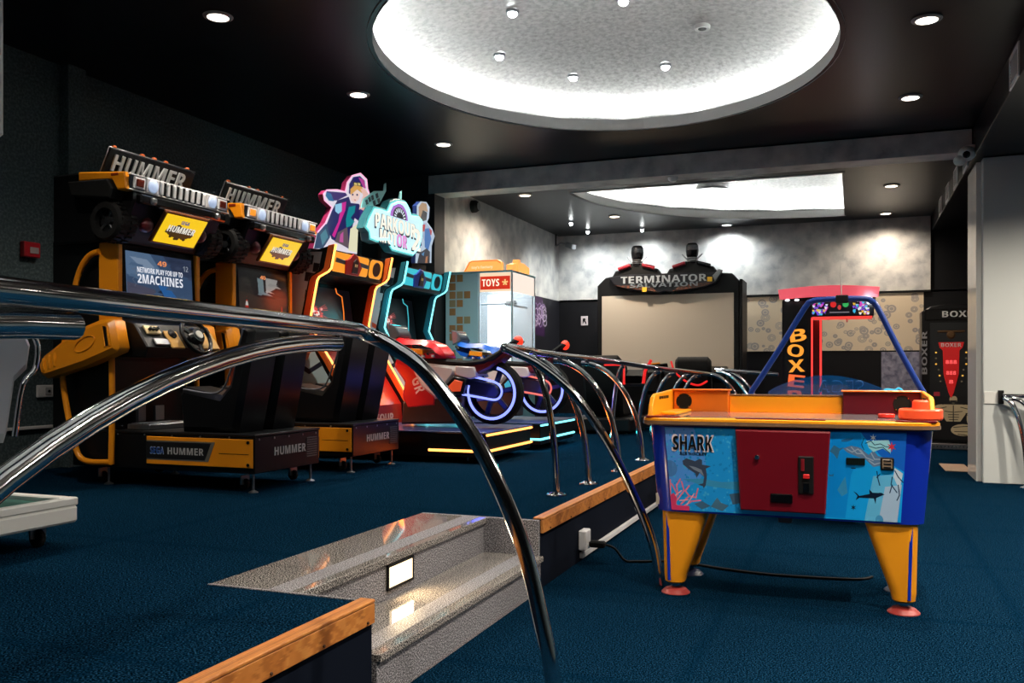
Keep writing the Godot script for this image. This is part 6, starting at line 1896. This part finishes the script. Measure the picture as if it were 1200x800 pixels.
# ---------------------------------------------------------------- film theatre cabinet
func theatre():
	var t = thing("theatre_cabinet", "large black theatre game with blank beige screen and TERMINATOR SALVATION header", "arcade game", W(-2.85, DECK, 14.45))
	t.scale.y = 0.972
	var dark = mat("theatre_black", C8(10, 11, 13), 0.45, 0.0, 0.35)
	var poly = pts2([-1.16, 0.05, 1.16, 0.05, 1.16, 2.27, 1.05, 2.40, 0.78, 2.42, -0.80, 2.43, -1.02, 2.40, -1.16, 2.26])
	P(t, "frame", prism(poly, 0.3, 0.01), dark, Vector3(0, 0, -0.12))
	BX(t, "side_wing", Vector3(1.165, 0.05, -0.6), Vector3(1.21, 2.3, 0.02), dark, 0.006)
	BX(t, "screen", Vector3(-1.08, 0.83, 0.032), Vector3(1.08, 2.08, 0.04), mat("blank_screen", C8(178, 168, 154), 0.75), 0.002)
	BX(t, "plinth", Vector3(-1.2, 0.002, -0.5), Vector3(1.2, 0.3, 0.35), dark, 0.01)
	# header board
	P(t, "header_board", prism(pts2([-0.93, 2.40, -0.86, 2.27, -0.62, 2.17, -0.10, 2.10, 0.0, 2.13, 0.10, 2.10, 0.66, 2.17, 0.84, 2.25, 0.90, 2.42, 0.60, 2.42, -0.6, 2.43]), 0.10, 0.012), mat("header_metal", C8(34, 36, 42), 0.3, 0.4), Vector3(0, 0, 0.09))
	var rust = mat("header_rust", Color.WHITE, 0.6)
	rust.albedo_texture = noise_tex(61, 0.03, [[0.0, C8(30, 22, 20)], [0.5, C8(70, 38, 24)], [1.0, C8(150, 70, 36)]], 256)
	tri(rust, 2.0)
	P(t, "header_plate", prism(pts2([-0.84, 2.25, -0.60, 2.19, -0.12, 2.12, -0.22, 2.20, -0.5, 2.24]), 0.02, 0.003), rust, Vector3(0, 0, 0.145))
	P(t, "header_plate", prism(pts2([0.12, 2.12, 0.62, 2.19, 0.80, 2.25, 0.5, 2.24, 0.24, 2.20]), 0.02, 0.003), rust, Vector3(0, 0, 0.145))
	var si = mat("theatre_silver", C8(170, 178, 186), 0.3, 0.3)
	text(t, "lettering", "TERMINATOR", 1.40, 0.115, si, Vector3(-0.03, 2.335, 0.145), Basis.IDENTITY, 0.012)
	text(t, "lettering", "SALVATION", 1.10, 0.07, mat("theatre_dim", C8(120, 130, 138), 0.3, 0.3), Vector3(-0.02, 2.235, 0.158), Basis.IDENTITY, 0.01)
	for x in [-0.33, 0.72]:
		P(t, "notice", box_mesh(Vector3(0.075, 0.075, 0.006), 0.001), mat("notice_yellow", C8(220, 176, 40), 0.5), Vector3(x, 2.165 if x < 0 else 2.30, 0.162))
	P(t, "header_tip", prism(pts2([0.80, 2.26, 0.92, 2.44, 0.86, 2.46, 0.76, 2.36]), 0.05, 0.006), steel, Vector3(0, 0, 0.13))
	# made-up plain shapes standing in for the two busts on the header
	var maroon = mat("pipe_maroon", C8(120, 24, 36), 0.3)
	for c in [-0.48, 0.42]:
		P(t, "ridge", prism(pts2([c - 0.42, 2.40, c - 0.36, 2.50, c - 0.20, 2.54, c - 0.1, 2.62, c + 0.1, 2.62, c + 0.2, 2.55, c + 0.34, 2.52, c + 0.42, 2.40]), 0.16, 0.02), dark, Vector3(0, 0, 0.0))
		for s in [-1, 1]:
			P(t, "stand_in_pipe", tube([Vector3(c + s * 0.10, 2.585, 0.10), Vector3(c + s * 0.30, 2.525, 0.10)], 0.035, 10), maroon if s < 0 or c < 0 else gloss_black)
			P(t, "stand_in_pipe", tube([Vector3(c + s * 0.05, 2.62, 0.06), Vector3(c + s * 0.16, 2.74, 0.03)], 0.012, 8), steel)
		P(t, "bust_stand_in", lathe(pts2([0.0, 2.58, 0.085, 2.58, 0.085, 2.66, 0.075, 2.68, 0.095, 2.72, 0.105, 2.80, 0.098, 2.88, 0.07, 2.92, 0.0, 2.93]), 20), mat("bust_stand_in_dark", C8(34, 36, 40), 0.25, 0.7), Vector3(c, 0, 0.02))
		for k in 3:
			P(t, "stand_in_collar", rod(0.098 - 0.006 * k, 0.014, 18), steel, Vector3(c, 2.62 + k * 0.028, 0.02))
	# bench with gun mounts in front, mostly behind the rail
	var b = thing("game_bench", "dark bench with gun consoles in front of the blank theatre screen", "bench", W(-3.1, DECK, 12.9))
	BX(b, "seat", Vector3(-0.5, 0.3, -0.25), Vector3(0.5, 0.45, 0.25), rubber, 0.03)
	BX(b, "backrest", Vector3(-0.5, 0.451, 0.12), Vector3(0.5, 0.80, 0.26), rubber, 0.04)
	BX(b, "plinth", Vector3(-0.46, 0.002, -0.22), Vector3(0.46, 0.299, 0.22), dark, 0.01)
	for s in [-1, 1]:
		P(b, "gun_stand", loft([rr_ring(0.12, 0.12, 0.03, 0.002), rr_ring(0.07, 0.07, 0.03, 0.74)]), dark, Vector3(s * 0.25, 0, -0.7))
		P(b, "gun", prism(pts2([-0.28, 0.78, 0.05, 0.76, 0.10, 0.66, 0.18, 0.68, 0.16, 0.80, 0.26, 0.84, 0.24, 0.90, -0.26, 0.86]), 0.07, 0.012), gloss_black, Vector3(s * 0.25, 0, -0.7), Vector3(0, 60, 0))
		P(b, "gun_trim", tube([Vector3(s * 0.25 - 0.1, 0.88, -0.64), Vector3(s * 0.25 + 0.06, 0.90, -0.72)], 0.012, 8), yellow)

# ---------------------------------------------------------------- machine cut by the left edge
func left_machine():
	var t = thing("prize_machine", "silver-white machine with green-topped white base, cut by the left edge", "arcade game", W(-3.337, DECK, 2.535), 90.0)
	t.scale = Vector3.ONE * 0.92
	var silver = mat("machine_silver", C8(196, 202, 212), 0.35, 0.1)
	BX(t, "base", Vector3(-0.7, 0.115, -0.9), Vector3(0.62, 0.20, -0.0), whitep, 0.012)
	for q in [[-0.7, 0.62, -0.06, 0.0], [-0.7, 0.62, -0.9, -0.84]]:
		BX(t, "base_lip", Vector3(q[0], 0.2005, q[2]), Vector3(q[1], 0.24, q[3]), whitep, 0.006)
	for q in [[-0.7, -0.64], [0.56, 0.62]]:
		BX(t, "base_lip", Vector3(q[0], 0.2005, -0.839), Vector3(q[1], 0.24, -0.061), whitep, 0.006)
	BX(t, "base_mat", Vector3(-0.639, 0.201, -0.839), Vector3(0.559, 0.215, -0.061), mat("mat_green", C8(20, 84, 74), 0.6), 0.002)
	for x in [-0.5, 0.5]:
		for z in [-0.75, -0.14]:
			caster(t, Vector3(x, 0.0, z), 0.045)
	BX(t, "pillar", Vector3(-0.35, 0.216, -0.7), Vector3(0.2, 2.0, -0.4), black, 0.01)
	P(t, "console", prism(pts2([-0.5, 0.52, 0.40, 0.52, 0.42, 0.58, 0.46, 0.82, 0.53, 0.88, 0.55, 1.0, 0.50, 1.10, -0.5, 1.10]), 0.5, 0.05), silver, Vector3(0, 0, -0.45))
	P(t, "console_edge", tube(curve([Vector3(0.43, 0.55, -0.21), Vector3(0.475, 0.80, -0.21), Vector3(0.545, 0.88, -0.21), Vector3(0.56, 1.0, -0.21), Vector3(0.51, 1.08, -0.21)], 4), 0.014, 8), chrome)
	BX(t, "header", Vector3(-0.6, 2.02, -0.8), Vector3(0.44, 2.9, -0.28), whitep, 0.02)

# ---------------------------------------------------------------- things in the dark between the machines and the screen
func background():
	var dark = mat("racer_black", C8(10, 10, 13), 0.35, 0.0, 0.4)
	var n = 0
	for q in [[-2.95, 11.35, "dark sit-down racing game with square red light frame behind the chrome posts"], [-2.12, 13.2, "dark sit-down game with curved red light bar, in front of the theatre screen"]]:
		var t = thing("racing_game", q[2], "arcade game", W(q[0], DECK, q[1]), 0.0)
		BX(t, "base", Vector3(-0.4, 0.03, -0.6), Vector3(0.4, 0.2, 0.7), dark, 0.02)
		for x in [-0.3, 0.3]:
			for z in [-0.45, 0.55]:
				levelling_foot(t, Vector3(x, 0, z), 0.03)
		PB(t, "seat", prism(pts2([0.0, 0.201, 0.45, 0.201, 0.62, 0.9, 0.56, 0.98, 0.46, 0.95, 0.36, 0.5, 0.0, 0.46]), 0.5, 0.04, true), rubber, Vector3.ZERO, SIDE)
		PB(t, "console", prism(pts2([-0.55, 0.201, -0.25, 0.201, -0.28, 0.6, -0.2, 0.72, -0.3, 0.8, -0.55, 0.85]), 0.7, 0.02), dark, Vector3.ZERO, SIDE)
		P(t, "steering_wheel", tube(range(20).map(func(k): return Vector3(cos(TAU * k / 20) * 0.15, 0, sin(TAU * k / 20) * 0.15)), 0.016, 8, true), gloss_black, Vector3(0, 0.78, -0.14), Vector3(60, 0, 0))
		P(t, "steering_column", rod(0.025, 0.2, 10), dark, Vector3(0, 0.74, -0.22), Vector3(60, 0, 0))
		var rl = glow("red_bar_light", Color(0.95, 0.14, 0.14), 0.9)
		if n == 0:
			P(t, "light_bar", tube([Vector3(0.05, 0.86, 0.60), Vector3(0.30, 0.86, 0.60), Vector3(0.30, 0.62, 0.60)], 0.016, 8), rl)
			P(t, "light_bar", tube([Vector3(0.52, 0.62, 0.5), Vector3(0.54, 0.78, 0.5), Vector3(0.62, 0.92, 0.5)], 0.02, 8), rl)
			P(t, "light_arm", box_mesh(Vector3(0.3, 0.04, 0.04), 0.006), dark, Vector3(0.4, 0.61, 0.52))
		else:
			P(t, "light_bar", tube(curve([Vector3(-0.32, 0.92, 0.5), Vector3(-0.26, 0.78, 0.55), Vector3(-0.1, 0.64, 0.6), Vector3(0.08, 0.58, 0.6), Vector3(0.2, 0.64, 0.55)], 5), 0.014, 8), rl)
		n += 1

# ---------------------------------------------------------------- cameras, sockets, cables, signs
func small_things():
	# dome camera by the beam
	var c = thing("security_camera", "white dome security camera at the right end of the plaster beam", "camera", W(1.09, 3.37, 10.2))
	P(c, "mount", rod(0.07, 0.03, 20), whitep, Vector3(0.03, 0.085, -0.0))
	P(c, "housing", ellipsoid(Vector2(0.085, 0.08), 20), whitep, Vector3(0.0, 0.02, 0.02))
	P(c, "lens", ellipsoid(Vector2(0.04, 0.04), 16), gloss_black, Vector3(-0.01, 0.0, 0.075))
	P(c, "housing", ellipsoid(Vector2(0.06, 0.055), 18), whitep, Vector3(-0.07, -0.05, 0.03))
	c = thing("security_camera", "small grey security camera on a bracket in the far left corner", "camera", W(-4.8, 3.34, 15.25))
	P(c, "bracket", tube([Vector3(-0.2, 0.05, 0.05), Vector3(-0.1, 0.1, 0.05), Vector3(0.05, 0.05, 0.08)], 0.016, 8), steel)
	P(c, "housing", box_mesh(Vector3(0.09, 0.09, 0.24), 0.012), mat("camera_grey", C8(120, 124, 128), 0.4), Vector3(0.1, 0.03, 0.12), Vector3(18, 50, 0))
	P(c, "cable", tube([Vector3(-0.2, 0.05, 0.05), Vector3(-0.2, 0.28, 0.05)], 0.012, 6), black)
	c = thing("wall_spotlight", "round dark wall spotlight on the grey plaster beside the beam", "spotlight", W(-5.025, 3.47, 11.5))
	P(c, "housing", lathe(pts2([0, 0.1, 0.06, 0.1, 0.085, 0.06, 0.09, 0.0, 0, 0]), 20), black, Vector3.ZERO, Vector3(0, 0, -90))
	P(c, "face", rod(0.055, 0.01, 18), steel, Vector3(0.1, 0, 0), Vector3(0, 0, 90))
	# left wall
	c = thing("fire_alarm", "red fire alarm call point on the dark left wall", "fire alarm", W(-6.097, 2.12, 5.18), 90.0)
	P(c, "box", box_mesh(Vector3(0.15, 0.12, 0.05), 0.006), mat("alarm_red", C8(170, 20, 34), 0.35), Vector3(0, 0, 0.026))
	P(c, "window", box_mesh(Vector3(0.08, 0.05, 0.006), 0.002), mat("alarm_grey", C8(160, 150, 150), 0.4), Vector3(0.015, -0.005, 0.053))
	c = thing("wall_socket", "grey double wall socket low on the dark left wall", "socket", W(-6.097, 1.0, 5.36), 90.0)
	P(c, "plate", box_mesh(Vector3(0.22, 0.10, 0.02), 0.006), mat_cache["outlet_white"], Vector3(0, 0, 0.011))
	for x in [-0.005, 0.065]:
		P(c, "insert", box_mesh(Vector3(0.06, 0.06, 0.01), 0.004), mat("outlet_grey", C8(150, 152, 156), 0.4), Vector3(x, 0, 0.023))
		P(c, "hole", rod(0.012, 0.006, 10), black, Vector3(x, 0, 0.03), Vector3(90, 0, 0))
	var tr = struct("trim_4")
	BX(tr, "cable_duct", W(-6.095, 0.70, 5.4), W(-6.07, 0.725, -2.0), mat_cache["outlet_white"], 0.003)
	# exit pictogram
	c = thing("exit_sign", "small white pictogram sign on the dark back wall left of the theatre screen", "sign", W(-4.55, 2.05, 15.495))
	P(c, "plate", box_mesh(Vector3(0.13, 0.17, 0.012), 0.003), mat("pictogram_white", C8(190, 180, 186), 0.5), Vector3(0, 0, 0.006))
	P(c, "figure", prism(pts2([-0.03, -0.06, 0.0, -0.01, 0.03, -0.06, 0.04, -0.05, 0.015, 0.01, 0.03, 0.03, -0.01, 0.05, -0.03, 0.03]), 0.003), black, Vector3(0, 0, 0.0135))
	# socket and duct along the deck skirt
	tr = struct("trim_5")
	BX(tr, "cable_duct", W(-1.565, 0.02, 9.0), W(-1.543, 0.055, 5.22), mat_cache["outlet_white"], 0.003)
	c = thing("wall_socket", "white socket box on the dark deck skirt with a black plug in it", "socket", W(-1.565, 0.135, 5.24), 90.0)
	P(c, "box", box_mesh(Vector3(0.11, 0.12, 0.05), 0.006), mat_cache["outlet_white"], Vector3(0, 0, 0.026))
	P(c, "plug", box_mesh(Vector3(0.05, 0.04, 0.10), 0.01), rubber, Vector3(0.03, -0.03, 0.10))
	c = thing("power_cable", "black power cable running over the carpet from the socket to the hockey table", "cable")
	P(c, "cable", tube(curve([W(-1.41, 0.105, 5.27), W(-1.36, 0.08, 5.29), W(-1.30, 0.012, 5.3), W(-1.22, 0.008, 5.32), W(-1.0, 0.008, 5.4), W(-0.7, 0.008, 5.3), W(-0.4, 0.008, 5.25), W(0.0, 0.008, 5.3), W(0.1, 0.008, 5.4)], 5), 0.007, 6), rubber)
	# mat by the dark boxing machine
	c = thing("floor_mat", "small beige mat on the carpet beside the white wall end", "mat", W(1.13, 0.004, 11.75))
	P(c, "mat", prism(rounded(Vector2(-0.14, -0.42), Vector2(0.14, 0.42), 0.02), 0.008, 0.002), mat("mat_beige", C8(150, 128, 108), 0.8), Vector3(0, 0.001, 0), Vector3(-90, 0, 0))
	# blue shoes-box and cones on the second truck base
	c = thing("plastic_tray", "small blue plastic tray left on the second truck game's base", "tray", W(-4.10, DECK + 0.388, 6.608))
	P(c, "tray", loft([rr_ring(0.10, 0.06, 0.015, 0.0), rr_ring(0.13, 0.08, 0.02, 0.075)]), mat("tray_blue", C8(20, 50, 170), 0.3))
	P(c, "rim", loft([rr_ring(0.135, 0.085, 0.02, 0.0755), rr_ring(0.135, 0.085, 0.02, 0.088)]), mat("tray_blue", C8(20, 50, 170), 0.3))
